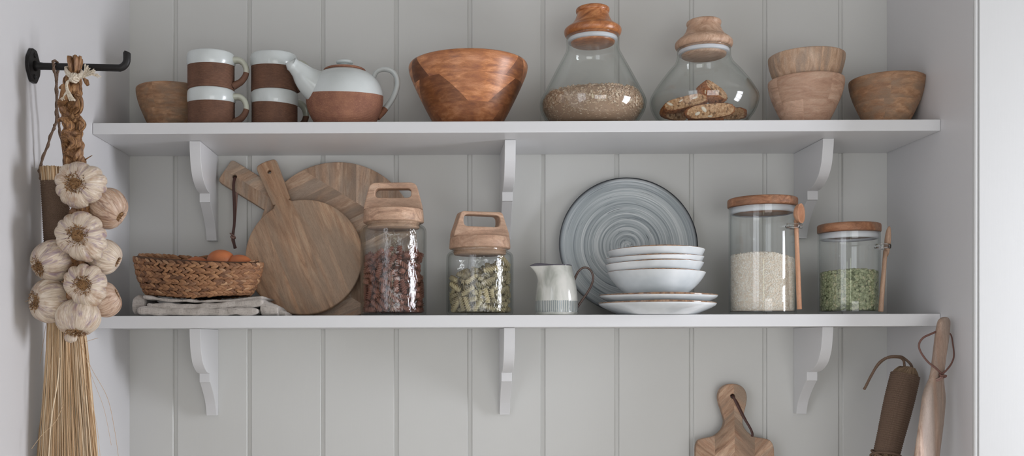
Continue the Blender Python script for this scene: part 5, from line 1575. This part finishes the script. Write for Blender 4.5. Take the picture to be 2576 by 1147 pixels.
def bulb(px, py, dd, dia, rootdir, mat, seed, flat=.86, lobes=None, tuft=1.0, name='bulb'):
    r = np.random.default_rng(seed)
    R = dia / 2 * (Dg + dd) / F
    nl = lobes or int(r.integers(9, 12))
    ph = r.uniform(0, 6.28)
    prof = spline([(.0, .66), (.13, .70), (.34, .86), (.62, .80), (.88, .50), (1.0, .08), (.96, -.30), (.78, -.66), (.50, -.94), (.28, -1.15), (.18, -1.42), (.15, -1.62)], 5)
    seg = 96
    V, Fc = [], []
    am = r.uniform(.35, 1.35, nl + 1)
    for (q, z) in prof:
        for k in range(seg):
            a = 2 * PI * k / seg
            u = (a * nl / (2 * PI) + .30 * math.sin(2 * a + ph) + .16 * math.sin(3 * a - ph))
            li = int(math.floor(u)) % nl
            w = abs(math.sin(PI * u)) ** .55
            sw = math.sin(min(1, q) * PI / 2) ** 1.3
            f = 1 - .125 * am[li] * (1 - w) * sw
            big = 1 + .05 * math.cos(2 * a + ph) + .035 * math.cos(3 * a + ph * 2)
            V.append((R * q * f * big * math.cos(a), R * q * f * big * math.sin(a), R * z * flat * (1 + .03 * math.cos(a + ph))))
    n = len(prof)
    for i in range(n - 1):
        for k in range(seg):
            Fc.append((i * seg + k, (i + 1) * seg + k, (i + 1) * seg + (k + 1) % seg, i * seg + (k + 1) % seg))
    m = M(); m.add(V, Fc)
    o = obj(name, m, mat, gar, gp(px, py, dd))
    rd = Vector(rootdir).normalized()
    o.rotation_mode = 'QUATERNION'; o.rotation_quaternion = rd.to_track_quat('Z', 'Y')
    # root tuft
    m = M()
    m.lathe([(R * .30, R * .70 * flat), (R * .24, R * .80 * flat), (R * .10, R * .76 * flat), (0, R * .74 * flat)], 20)
    for i in range(int(340 * tuft)):
        a = r.uniform(0, 2 * PI); q = R * .40 * math.sqrt(r.uniform()) * min(1, tuft * 1.2)
        zq = R * flat * float(np.interp(q / R, [0, .13, .34, .62], [.70, .72, .86, .82]))
        p = Vector((q * math.cos(a), q * math.sin(a), zq - R * .02))
        dr = Vector((math.cos(a) * r.uniform(-.3, 1.0), math.sin(a) * r.uniform(-.3, 1.0), r.uniform(.15, .7))) + Vector(r.normal(size=3)) * .5
        if dr.z < .1: dr.z = .1
        L = R * r.uniform(.07, .15)
        k2 = Vector(r.normal(size=3)) * L * .4; k2.z = abs(k2.z) * .4
        m.tube([p, p + dr.normalized() * L * .5 + k2 * .4, p + dr.normalized() * L + k2], [.00062, .0005, .00025], 4, cap=False)
    obj('root_tuft', m, ROOTM, o)
    return o
S = 1.04
bulb(202, 464.5, -.012, 118 * S, (.06, -1, -.06), SK_W, 1, .80)
bulb(271, 523, .022, 100 * S, (.75, -.10, -.55), SK_T, 2, .92, tuft=.5)
bulb(206, 595.5, -.014, 123 * S, (.09, -1, -.06), SK_W, 3, .80)
bulb(262, 645, .020, 92 * S, (.85, .10, -.35), SK_W, 4, .9, 7, tuft=.5)
bulb(130, 657, -.002, 106 * S, (-.55, -.78, -.36), SK_W, 5, .86, 7)
bulb(216, 717.5, -.014, 106 * S, (.10, -1, -.08), SK_W, 6, .80)
bulb(124, 758, -.002, 106 * S, (-.64, -.76, -.03), SK_W, 7, .84, 7)
bulb(262, 752, .018, 86 * S, (.85, .05, .35), SK_T, 8, .92, 7, tuft=.5)
bulb(196, 800, -.006, 108 * S, (.04, -.42, -1), SK_W, 9, .80, 7)
# a loose skin hanging below the last bulb
m = M(); m.lathe(spline([(.0015, .016), (.0062, .012), (.0098, .002), (.0088, -.006), (.0045, -.009), (0, -.0105)], 5), 24)
obj('loose_clove', m, SK_W, gar, gp(178, 846, .004))

# plaited stalks: three flattened strands
m = M()
cl = [(185, 190), (181, 235), (178, 275), (182, 310), (184, 350), (186, 390), (192, 425), (200, 470), (205, 540), (200, 620), (195, 700), (190, 780)]
clp = spline([tuple(gp(a_, b_, .006)) for a_, b_ in cl], 16)
r = np.random.default_rng(3)
K = len(clp)
L = [0]
for i in range(1, K): L.append(L[-1] + (Vector(clp[i]) - Vector(clp[i - 1])).length)
for j in range(3):
    for s_ in range(3):
        pts, rad = [], []
        for i in range(K):
            w = 2 * PI * (L[i] / .062) + j * 2 * PI / 3
            p = Vector(clp[i])
            grow = min(1, .45 + L[i] / .03)
            A = .0105 * grow
            pts.append(p + Vector((A * math.sin(w) + (s_ - 1) * .0028 * math.cos(w), .0062 * math.sin(2 * w) - .004 * (s_ == 1), (s_ - 1) * .004)))
            rad.append((.0072 - .001 * abs(s_ - 1)) * (1 + .12 * math.sin(L[i] * 260 + j * 2 + s_)))
        m.tube(pts, rad, 10, flat=.62, ref=(0, 1, 0))
# cut top ends above the tie
for j in range(9):
    a_ = r.uniform(172, 203); b_ = r.uniform(138, 152)
    p0 = gp(184 + (a_ - 187) * .6, 205, .004 * (j % 3 - 1)); p1 = gp(a_ * .6 + 75, 178, .005 * (j % 3 - 1)); p2 = gp(a_, b_, .006 * (j % 3 - 1))
    m.tube(spline([tuple(p0), tuple(p1), tuple(p2)], 5), [.0058, .006, .0062, .0062, .006, .006, .0058, .0062, .0066, .006, .0050], 8, flat=.45, ref=(r.normal(), 1, 0))
# curled loops and dry leaf ends
m.tube(spline([tuple(gp(190, 238, -.012)), tuple(gp(203, 243, -.012)), tuple(gp(207, 262, -.012)), tuple(gp(203, 281, -.010)), tuple(gp(190, 292, -.008))], 8), .0036, 8, flat=.5, ref=(0, 1, 0))
m.tube(spline([tuple(gp(188, 240, -.010)), tuple(gp(199, 252, -.013)), tuple(gp(200, 275, -.012)), tuple(gp(186, 286, -.012))], 8), .0030, 8, flat=.5, ref=(0, 1, 0))
m.tube(spline([tuple(gp(186, 306, -.010)), tuple(gp(203, 300, -.012)), tuple(gp(214, 314, -.010)), tuple(gp(203, 330, -.008)), tuple(gp(192, 326, -.006))], 8), [.0058 - .0001 * i for i in range(33)], 8, flat=.5, ref=(0, 1, 0))
m.tube(spline([tuple(gp(150, 305, -.006)), tuple(gp(163, 298, -.014)), tuple(gp(178, 318, -.016)), tuple(gp(158, 342, -.012))], 8), [.004 + .006 * math.sin(PI * i / 24) for i in range(25)], 10, flat=.35, ref=(0, 1, 0))
m.tube(spline([tuple(gp(157, 345, -.006)), tuple(gp(175, 345, -.015)), tuple(gp(187, 362, -.014)), tuple(gp(160, 384, -.010))], 8), [.004 + .006 * math.sin(PI * i / 24) for i in range(25)], 10, flat=.35, ref=(0, 1, 0))
m.tube(spline([tuple(gp(152, 222, -.004)), tuple(gp(168, 215, -.012)), tuple(gp(163, 245, -.014)), tuple(gp(150, 265, -.008))], 8), [.004 + .005 * math.sin(PI * i / 24) for i in range(25)], 10, flat=.35, ref=(0, 1, 0))
m.tube([gp(214, 402, -.004), gp(223, 396, -.008), gp(232, 391, -.010)], [.0012, .0009, .0006], 6)
m.tube([gp(206, 190, 0), gp(212, 200, -.003), gp(218, 206, -.004), gp(222, 215, -.004)], [.001, .0030, .0048, .0030], 6, flat=.5)
obj('stalk_plait', m, STALK, gar)
# string tie
TWINE = G('cream_string')
tw = TWINE.noise(TWINE.tc(), 500, 3, .6)
TWINE.set(color=TWINE.mix(TWINE.ramp(tw, [(.3, 0.0), (.7, 1.0)]), lin('#b9a890'), lin('#ece2d2')), rough=.85, normal=TWINE.bump(tw, .6, .001)); TWINE = TWINE.mat
m = M()
for i in range(3):
    zz_ = 176 + i * 4
    m.tube([gp(165, zz_ - 6, -.004), gp(168, zz_ + 2, -.013), gp(180, zz_ + 13, -.0185), gp(192, zz_ + 16, -.0185), gp(203, zz_ + 10, -.013), gp(206, zz_ + 4, -.002), gp(202, zz_, .010), gp(185, zz_ - 4, .014), gp(170, zz_ - 7, .010), gp(165, zz_ - 6, -.004)], .0022, 8)
m.ell(gp(187, 196, -.0195), np.diag([.0068, .0048, .0055]), 14, 10)
for i in range(5):
    t_ = .5 + i * .55
    u_ = Vector((math.cos(t_), 0, math.sin(t_))); kc = gp(187, 196, -.0200)
    m.tube([kc + u_ * (.0066 * math.cos(a_)) + Vector((0, -.0058 * math.sin(a_), 0)) + Vector((-u_.z, 0, u_.x)) * (.0022 * math.cos(2 * a_ + i)) for a_ in np.linspace(0, 2 * PI, 19)], .0017, 7)
for i in range(14):
    e = i / 13
    a_ = r.normal() * .6
    tail = [gp(180, 198, -.019), gp(169 + a_, 206, -.021), gp(167 + 3 * e, 222, -.021), gp(172 + 5 * e, 238, -.021), gp(178 + 9 * e + r.normal(), 252 + r.normal() * 2, -.021)]
    m.tube(spline([tuple(q + Vector((r.normal() * .0006, r.normal() * .0009, 0))) for q in tail], 5), .00115, 5)
for i in range(5):
    m.tube(spline([tuple(gp(172, 224, -.021)), tuple(gp(165 - i, 238, -.021)), tuple(gp(150 + 3 * i, 250 + 2 * (i % 3), -.020))], 5), .0006, 5)
for i in range(34):
    e = i / 33
    end = gp(212 + 42 * e + r.normal() * 1.5, 162 + 33 * e ** 1.2 + r.normal() * 2.5, -.022 + r.normal() * .004)
    mid = gp(212 + 18 * e, 186 - 9 * (1 - e) + 3 * e, -.023 + r.normal() * .002)
    m.tube(spline([tuple(gp(196, 197, -.020)), tuple(gp(206, 197 - 2 * (1 - e), -.021)), tuple(mid), tuple(end)], 4), .00062, 5)
obj('string_tie', m, TWINE, gar)

# ---- straw hand broom behind the garlic
JUTE = G('jute_cord')
tw = JUTE.n('TexWave', {'Vector': JUTE.map(JUTE.tc(), (1, 1, 1), (0, .5, .3)), 'Scale': 170.0, 'Distortion': 2.0, 'Detail': 2.0}).outputs['Fac']
fz_ = JUTE.noise(JUTE.tc(), 600, 3, .6)
JUTE.set(color=JUTE.mix(JUTE.m('ADD', JUTE.m('MULTIPLY', tw, .2), JUTE.m('MULTIPLY', fz_, .8)), lin('#4f3f36'), lin('#8f7867')), rough=.9, spec=.1, normal=JUTE.bump(JUTE.m('ADD', JUTE.m('MULTIPLY', tw, .3), fz_), .7, .0012)); JUTE = JUTE.mat
STRW = island_mat('broom_straw', ['#b08c66', '#cdaa82', '#dfc29c', '#c19c74', '#ead6b8', '#a07f5c'], .5, spec=.4)
Dbm = 1.59
bx0, by0, bz0_ = X(146, Dbm), Dbm - DW, Z(450, Dbm)
br = empty('straw_broom', (bx0, by0, bz0_))
tag(br, 'straw broom with cord-wrapped handle hanging behind the garlic braid', 'broom')
bp_ = lambda px, py, dd=0.0: Vector((X(px, Dbm + dd) - bx0, dd, Z(py, Dbm + dd) - bz0_))
def wrapped(zs_, r0, pitch, amp, cxs):
    """cord wound round a handle, each turn its own ridge"""
    m = M(); n = int((zs_[0] - zs_[1]) / pitch)
    V, q = [], 40
    rings = n * 6
    for i in range(rings + 1):
        e = i / rings
        z = zs_[0] + (zs_[1] - zs_[0]) * e
        c = cxs(e)
        for k in range(q):
            a = 2 * PI * k / q
            t = i / 6 + k / q
            rr = r0(e) + amp * abs(math.sin(PI * t)) ** .7
            V.append((c + rr * math.cos(a), rr * math.sin(a), z))
    Fc = [(i * q + k, (i + 1) * q + k, (i + 1) * q + (k + 1) % q, i * q + (k + 1) % q) for i in range(rings) for k in range(q)]
    Fc += [tuple(range(q)), tuple(range((rings + 1) * q - 1, rings * q - 1, -1))]
    m.add(V, Fc); return m
kk = Dbm / F
c0x, c1x = bp_(137, 460).x, bp_(148, 640).x
m = wrapped((bp_(0, 458).z, bp_(0, 660).z), lambda e: .0200, 5.6 * kk, .0014, lambda e: c0x + (c1x - c0x) * e)
obj('cord_wrap', m, JUTE, br)
# straw ends sticking out at the top
m = M()
for i in range(1100):
    a = r.uniform(0, 2 * PI); q = .0198 * math.sqrt(r.uniform())
    xx, yy = q * math.cos(a), q * math.sin(a)
    m.tube([(c0x + xx, yy, bp_(0, 470).z), (c0x - .001 + xx * 1.02, yy * 1.02, bp_(0, 440).z), (c0x - .0015 + xx * 1.05 + r.normal() * .0004, yy * 1.05, bp_(0, 421 + abs(r.normal()) * 2.5).z)], [.00065, .00065, .0006], 4)
obj('straw_ends', m, STRW, br)
# bristles
m = M()
zt_, zb_ = bp_(0, 640).z, bp_(0, 1420).z
for i in range(1500):
    a = r.uniform(0, 2 * PI); q = math.sqrt(r.uniform())
    x0_, y0_ = c1x + .0185 * q * math.cos(a), .0185 * q * math.sin(a)
    xm, ym = bp_(166, 820).x + .0285 * q * math.cos(a), .026 * q * math.sin(a)
    xb, yb = bp_(172, 1150).x + .0445 * q * math.cos(a) + r.normal() * .0016, .036 * q * math.sin(a) + r.normal() * .002
    xc, yc = bp_(176, 1420).x + .056 * q * math.cos(a) + r.normal() * .003, .045 * q * math.sin(a) + r.normal() * .003
    e = r.uniform(-.02, .02)
    pts = spline([(x0_, y0_, zt_), (xm, ym, bp_(0, 820).z), ((xm + xb) / 2 + r.normal() * .0012, (ym + yb) / 2, bp_(0, 985).z), (xb, yb, bp_(0, 1150).z), (xc, yc, zb_ + e)], 3)
    m.tube(pts, .00062 if i % 5 else .00095, 4, cap=False)
# stray straws
def stray(pts, rr=.0003):
    m.tube(spline([tuple(bp_(*p)) for p in pts], 6), rr, 4, cap=False)
stray([(200, 860, -.02), (232, 930, -.03), (270, 1000, -.03), (288, 1080, -.03), (298, 1150, -.03)], .0004)
stray([(160, 1015, -.03), (140, 1060, -.05), (105, 1095, -.06), (80, 1128, -.06)], .0004)
stray([(205, 930, -.02), (228, 1000, -.02), (245, 1080, -.02), (252, 1150, -.02)])
stray([(200, 870, -.02), (215, 860, -.02), (247, 850, -.02)])
stray([(150, 900, -.03), (145, 960, -.045), (130, 1050, -.04), (122, 1150, -.04)], .0009)
stray([(207, 850, -.02), (215, 900, -.02), (236, 960, -.02), (262, 1030, -.02), (280, 1120, -.02)], .00025)
stray([(118, 800, 0), (112, 840, 0), (100, 915, 0)], .0003)
obj('bristles', m, STRW, br)
# hanging cord over the hook arm
m = M()
ha = Vector((X(139.5, Dh) - bx0, Dh - Dbm, zr0 + .0056 - bz0_))
pts = spline([tuple(bp_(106, 458, -.012)), tuple(bp_(101, 440, -.010)), tuple(bp_(101, 419, -.006)), tuple(bp_(118, 370, -.010)), tuple(bp_(134, 325, -.014)), tuple(bp_(141, 306, -.016)),
              tuple(bp_(143, 260, -.022)), tuple(bp_(141, 200, -.026)), tuple(ha + Vector((-.0002, -.0085, -.006))), tuple(ha + Vector((0, -.0045, .0015))), tuple(ha + Vector((0, .0045, .0015))), tuple(ha + Vector((0, .0085, -.008))),
              tuple(bp_(142, 230, -.006)), tuple(bp_(146, 300, .004)), tuple(bp_(158, 370, .010)), tuple(bp_(166, 440, .012))], 7)
m.tube(pts, .0019, 8)
m.tube([(p[0] + .0022 * math.cos(i * .9), p[1] + .0022 * math.sin(i * .9), p[2]) for i, p in enumerate(pts)], .0013, 6)
obj('hanging_cord', m, JUTE, br)

# ================================================================== TOOLS STANDING BELOW THE LOWER SHELF
# ---- small chevron paddle board
D = 2.046; cx, cy = 1845, 1080; k = D / F
L = lambda px, py: ((px - cx) * k, (cy - py) * k)
zc = Z(cy, D)
bot = (ZW + .0006 - zc) / math.cos(math.radians(3.5))
half = [(1842, 965.5), (1826, 968), (1812, 979), (1806.5, 996), (1809, 1015), (1816, 1038), (1820.5, 1058), (1817, 1074), (1806, 1088), (1790, 1098), (1766, 1102.5), (1755, 1107), (1749, 1118), (1747.5, 1132)]
oth = [(1858, 968), (1872, 979), (1877.5, 996), (1876, 1015), (1870, 1038), (1866, 1058), (1869, 1074), (1880, 1088), (1896, 1098), (1920, 1102.5), (1933, 1107), (1941, 1118), (1943.5, 1132)]
lh = [L(*p) for p in spline(half, 4)][::-1]; rh = [L(*p) for p in spline([half[0]] + oth, 4)]
xl, xr2 = lh[0][0], rh[-1][0]
ol = lh[:-1] + rh + rounded([(xr2, bot + .05), (xr2, bot), (xl, bot), (xl, bot + .05)], [0, .02, .02, 0])
hc = L(1842, 996.5)
me = board([ol, circle(hc[0], hc[1], 5.6 * k, 20)], .016, .0020)
cw = 50 * k
def chevron(g, base):
    x, y, z = g.sep(base)
    v = g.m('ADD', x, (1845 - 1844) * 0.0)
    cI = g.m('FLOOR', g.m('DIVIDE', v, cw))
    par = g.m('FLOORED_MODULO', cI, 2.0)
    fr = g.m('SUBTRACT', g.m('DIVIDE', v, cw), cI)
    tri = g.m('MULTIPLY', g.m('ADD', g.m('MULTIPLY', par, g.m('SUBTRACT', 1.0, fr)), g.m('MULTIPLY', g.m('SUBTRACT', 1.0, par), fr)), cw)
    s = g.m('FLOOR', g.m('DIVIDE', g.m('ADD', g.m('ADD', y, tri), .0126), .0400))
    t = g.white(g.comb(s, cI, 8.9))
    q = .70710678
    gu = g.m('MULTIPLY', g.m('SUBTRACT', y, tri), q); gv = g.m('MULTIPLY', g.m('ADD', y, tri), q)
    return t, g.comb(gu, g.m('ADD', gv, g.m('MULTIPLY', cI, .23)), z)
W_CHV = wood('chevron_wood', '#8e6a53', '#bd977b', '#d6b79b', stretch=(1.2, 8, 8), freq=10, seg=chevron, segamt=.6, rough=.5, grey='#90806f', pores=.55)
pb_ = obj('paddle_board', me, [W_CHV]); lean_place(pb_, cx, cy, D, 3.5)
tag(pb_, 'small chevron-patterned wooden paddle board propped on the panelled wall below the shelves', 'chopping board')
m = M()
q3 = lambda px, py, dz: (*L(px, py), dz)
m.tube(spline([q3(1842, 994, -.004), q3(1843, 997, .0075), q3(1852, 1018, .0105), q3(1868, 1050, .0100), q3(1881, 1072, .0098), q3(1889, 1089, .0085), q3(1888, 1098, .0085)], 6), .0026, 8, flat=.42, ref=(1, .3, 0))
m.tube(spline([q3(1844, 994, -.0045), q3(1846, 1000, .0055), q3(1853, 1014, .0085), q3(1866, 1042, .0088), q3(1874, 1058, .0088)], 6), .0022, 8, flat=.42, ref=(1, .3, .5))
obj('leather_strap', m, LEA, pb_)

# ---- cord-wrapped pot brush leaning in the corner
D = 1.905
tp_, bt_ = P(2279, 938, D), P(2230, 1143, D - .012)
ax_ = (tp_ - bt_).normalized()
foot = bt_ - ax_ * ((bt_.z - ZW) / ax_.z)
foot.z = ZW + .001
pb2 = empty('pot_brush', foot); 
pb2.rotation_mode = 'QUATERNION'; pb2.rotation_quaternion = ax_.to_track_quat('Z', 'Y')
tag(pb2, 'cord-wrapped natural fibre brush leaning in the corner beside the wooden paddle', 'brush')
Lt = (tp_ - foot).length; Lb = (bt_ - foot).length
m = wrapped((Lt - .004, Lb), lambda e: .0252 - .0016 * e + .001 * math.sin(e * 5), .0042, .0016, lambda e: 0)
obj('cord_wrap', m, JUTE, pb2)
FIB = island_mat('brush_fibre', ['#6e5b48', '#8f7860', '#7d6852', '#a58c72', '#5f4d3d'], .7)
m = M()
for i in range(900):
    a = r.uniform(0, 2 * PI); q = math.sqrt(r.uniform())
    # looped fibre head in two bunches
    s_ = .0115 if math.cos(a) > 0 else -.0115
    pts = [(.022 * q * math.cos(a), .022 * q * math.sin(a), Lt - .008), (s_ * .15 + .0205 * q * math.cos(a), .021 * q * math.sin(a), Lt + .006 * (1 - q ** 2)), (s_ * .6 + .010 * q * math.cos(a), .010 * q * math.sin(a), Lt + .0105 + .002 * (1 - q))]
    m.tube(spline(pts, 4), .0007, 4, cap=False)
m.lathe([(0, Lt - .008), (.0215, Lt - .008), (.0205, Lt), (.014, Lt + .007), (.006, Lt + .009), (0, Lt + .0095)], 24)
obj('fibre_head', m, FIB, pb2)
m = M()
for i in range(500):
    a = r.uniform(0, 2 * PI); q = math.sqrt(r.uniform())
    m.tube([(.021 * q * math.cos(a), .021 * q * math.sin(a), Lb + .004), (.024 * q * math.cos(a), .024 * q * math.sin(a), Lb - .03), (.026 * q * math.cos(a) + r.normal() * .001, .026 * q * math.sin(a) + r.normal() * .001, .001 + abs(r.normal()) * .002)], .0011, 4, cap=False)
obj('bristles', m, FIB, pb2)
# crossed binding just above the fibres
m = M()
for s_ in (1, -1):
    m.tube([(.0262 * math.cos(t), .0262 * math.sin(t), Lb - .004 + s_ * .007 * math.cos(t * 1.0)) for t in np.linspace(0, 2 * PI, 33)], .0024, 8)
obj('binding', m, JUTE, pb2)
# cord loop: world points brought into the brush frame
inv = (Matrix.Translation(foot) @ ax_.to_track_quat('Z', 'Y').to_matrix().to_4x4()).inverted()
w2 = lambda px, py, dd: tuple(inv @ P(px, py, D + dd))
m = M()
m.tube(spline([w2(2276, 936, 0), w2(2275, 918, -.004), w2(2272, 905, -.006), w2(2258, 898.5, -.012), w2(2230, 901, -.016), w2(2207, 920, -.018), w2(2190, 948, -.018), w2(2178, 972, -.018), w2(2173, 979, -.018)], 6), .0024, 8)
m.tube(spline([w2(2297, 940, 0), w2(2292, 918, -.004), w2(2274, 901, -.005), w2(2262, 896.5, -.014), w2(2236, 898, -.02), w2(2212, 912, -.021), w2(2194, 940, -.021), w2(2181, 965, -.020), w2(2174, 980, -.020)], 6), .0024, 8)
obj('hanging_cord', m, JUTE, pb2)

# ---- worn wooden paddle
Dp1, Dp2 = 1.800, 1.770
def pp(px, py):
    e = (py - 796) / (1147 - 796)
    return P(px, py, Dp1 + (Dp2 - Dp1) * e)
# centre line, half width (px), thickness (m)
secs = [(2376.5, 797, 3, .006), (2375.8, 799.5, 9, .012), (2375, 804, 13.5, .015), (2374, 812, 16.8, .0168), (2371, 836, 18.8, .0175), (2368, 860, 19.3, .0170), (2362.5, 900, 18.4, .0165), (2358.5, 932, 18.6, .0165), (2356, 950, 20.5, .0165),
        (2353, 965, 25.5, .016), (2350.5, 980, 31.0, .016), (2349, 1000, 35.8, .0158), (2347, 1025, 37.2, .0155), (2342, 1070, 38.2, .0150), (2331.5, 1147, 39.2, .0150), (2318, 1250, 40, .0150), (2305, 1350, 40, .0145)]
ss = spline(secs, 5)
m = M(); q = 28
base = pp(2300, 1400)
kx = lambda py: (Dp1 + (Dp2 - Dp1) * (py - 796) / 351) / F
last = None
V = []
# the broad face is turned a little towards the window; paddle edges are rounded
turn = math.radians(24)
pts = []
for (px, py, hw_, th) in ss:
    c = pp(px, py); w_ = hw_ * kx(py)
    pts.append((c, w_, th))
# continue down to the worktop
c, w_, th = pts[-1]
dn = (pts[-1][0] - pts[-6][0]).normalized()
t_end = (c.z - ZW - .001) / -dn.z
for e in np.linspace(0, 1, 6)[1:]:
    pts.append((c + dn * t_end * e, w_ * (1 - .02 * e), th))
for (c, w_, th) in pts:
    W = w_ * 1.01
    for j in range(q):
        a = 2 * PI * j / q
        u = math.copysign(abs(math.cos(a)) ** .62, math.cos(a)) * W / math.cos(turn)
        v_ = math.copysign(abs(math.sin(a)) ** .8, math.sin(a)) * th / 2
        # u along the blade width, v across the thickness
        x_ = u * math.cos(turn) + v_ * math.sin(turn) * .6
        y_ = u * math.sin(turn) - v_ * math.cos(turn)
        V.append((c.x + x_ , c.y + y_, c.z))
n = len(pts)
V = [tuple(Vector(p) - pts[-1][0]) for p in V]
Fc = [(i * q + j, i * q + (j + 1) % q, (i + 1) * q + (j + 1) % q, (i + 1) * q + j) for i in range(n - 1) for j in range(q)] + [tuple(range(q - 1, -1, -1)), tuple((n - 1) * q + j for j in range(q))]
m.add(V, Fc)
W_PAD = wood('paddle_wood', '#84695a', '#b09583', '#cdb6a4', stretch=(8, 8, .8), freq=10, rough=.5, grey='#8f8278', pores=.4)
pd = obj('butter_paddle', m, W_PAD, loc=pts[-1][0])
tag(pd, 'worn pale wooden butter paddle leaning on the side wall at the shelf end', 'paddle')
o0 = pts[-1][0]
q4 = lambda px, py, dd: tuple(P(px, py, Dp1 + dd) - o0)
m = M()
m.tube(spline([q4(2366, 833, .000), q4(2357, 834, -.006), q4(2342, 840, -.012), q4(2322, 850, -.014), q4(2312, 866, -.014), q4(2316, 885, -.016), q4(2334, 910, -.020), q4(2354, 926, -.022), q4(2369, 940, -.022)], 6), .0019, 8, flat=.42, ref=(0, .3, 1))
m.tube(spline([q4(2380, 835, .004), q4(2392, 842, .006), q4(2397, 866, .003), q4(2399.5, 895, -.002), q4(2393, 915, -.010), q4(2380, 932, -.019), q4(2370, 941, -.022)], 6), .0017, 8, flat=.42, ref=(1, .3, 0))
m.tube(spline([q4(2363, 941, -.022), q4(2367, 945, -.0265), q4(2376, 945, -.0255), q4(2380, 947, -.021), q4(2371, 950, -.0225), q4(2364, 944, -.023)], 6), .0023, 8, flat=.6)
m.tube(spline([q4(2370, 945, -.025), q4(2363, 952, -.025), q4(2354, 955, -.024)], 5), .0018, 7, flat=.5, mat=1)
m.tube(spline([q4(2371, 948, -.024), q4(2366, 955, -.024), q4(2355, 958.5, -.023)], 5), .0018, 7, flat=.5, mat=1)
obj('leather_loop', m, [plain('red_leather', '#6b4a41', .6), LEA_B], pd)
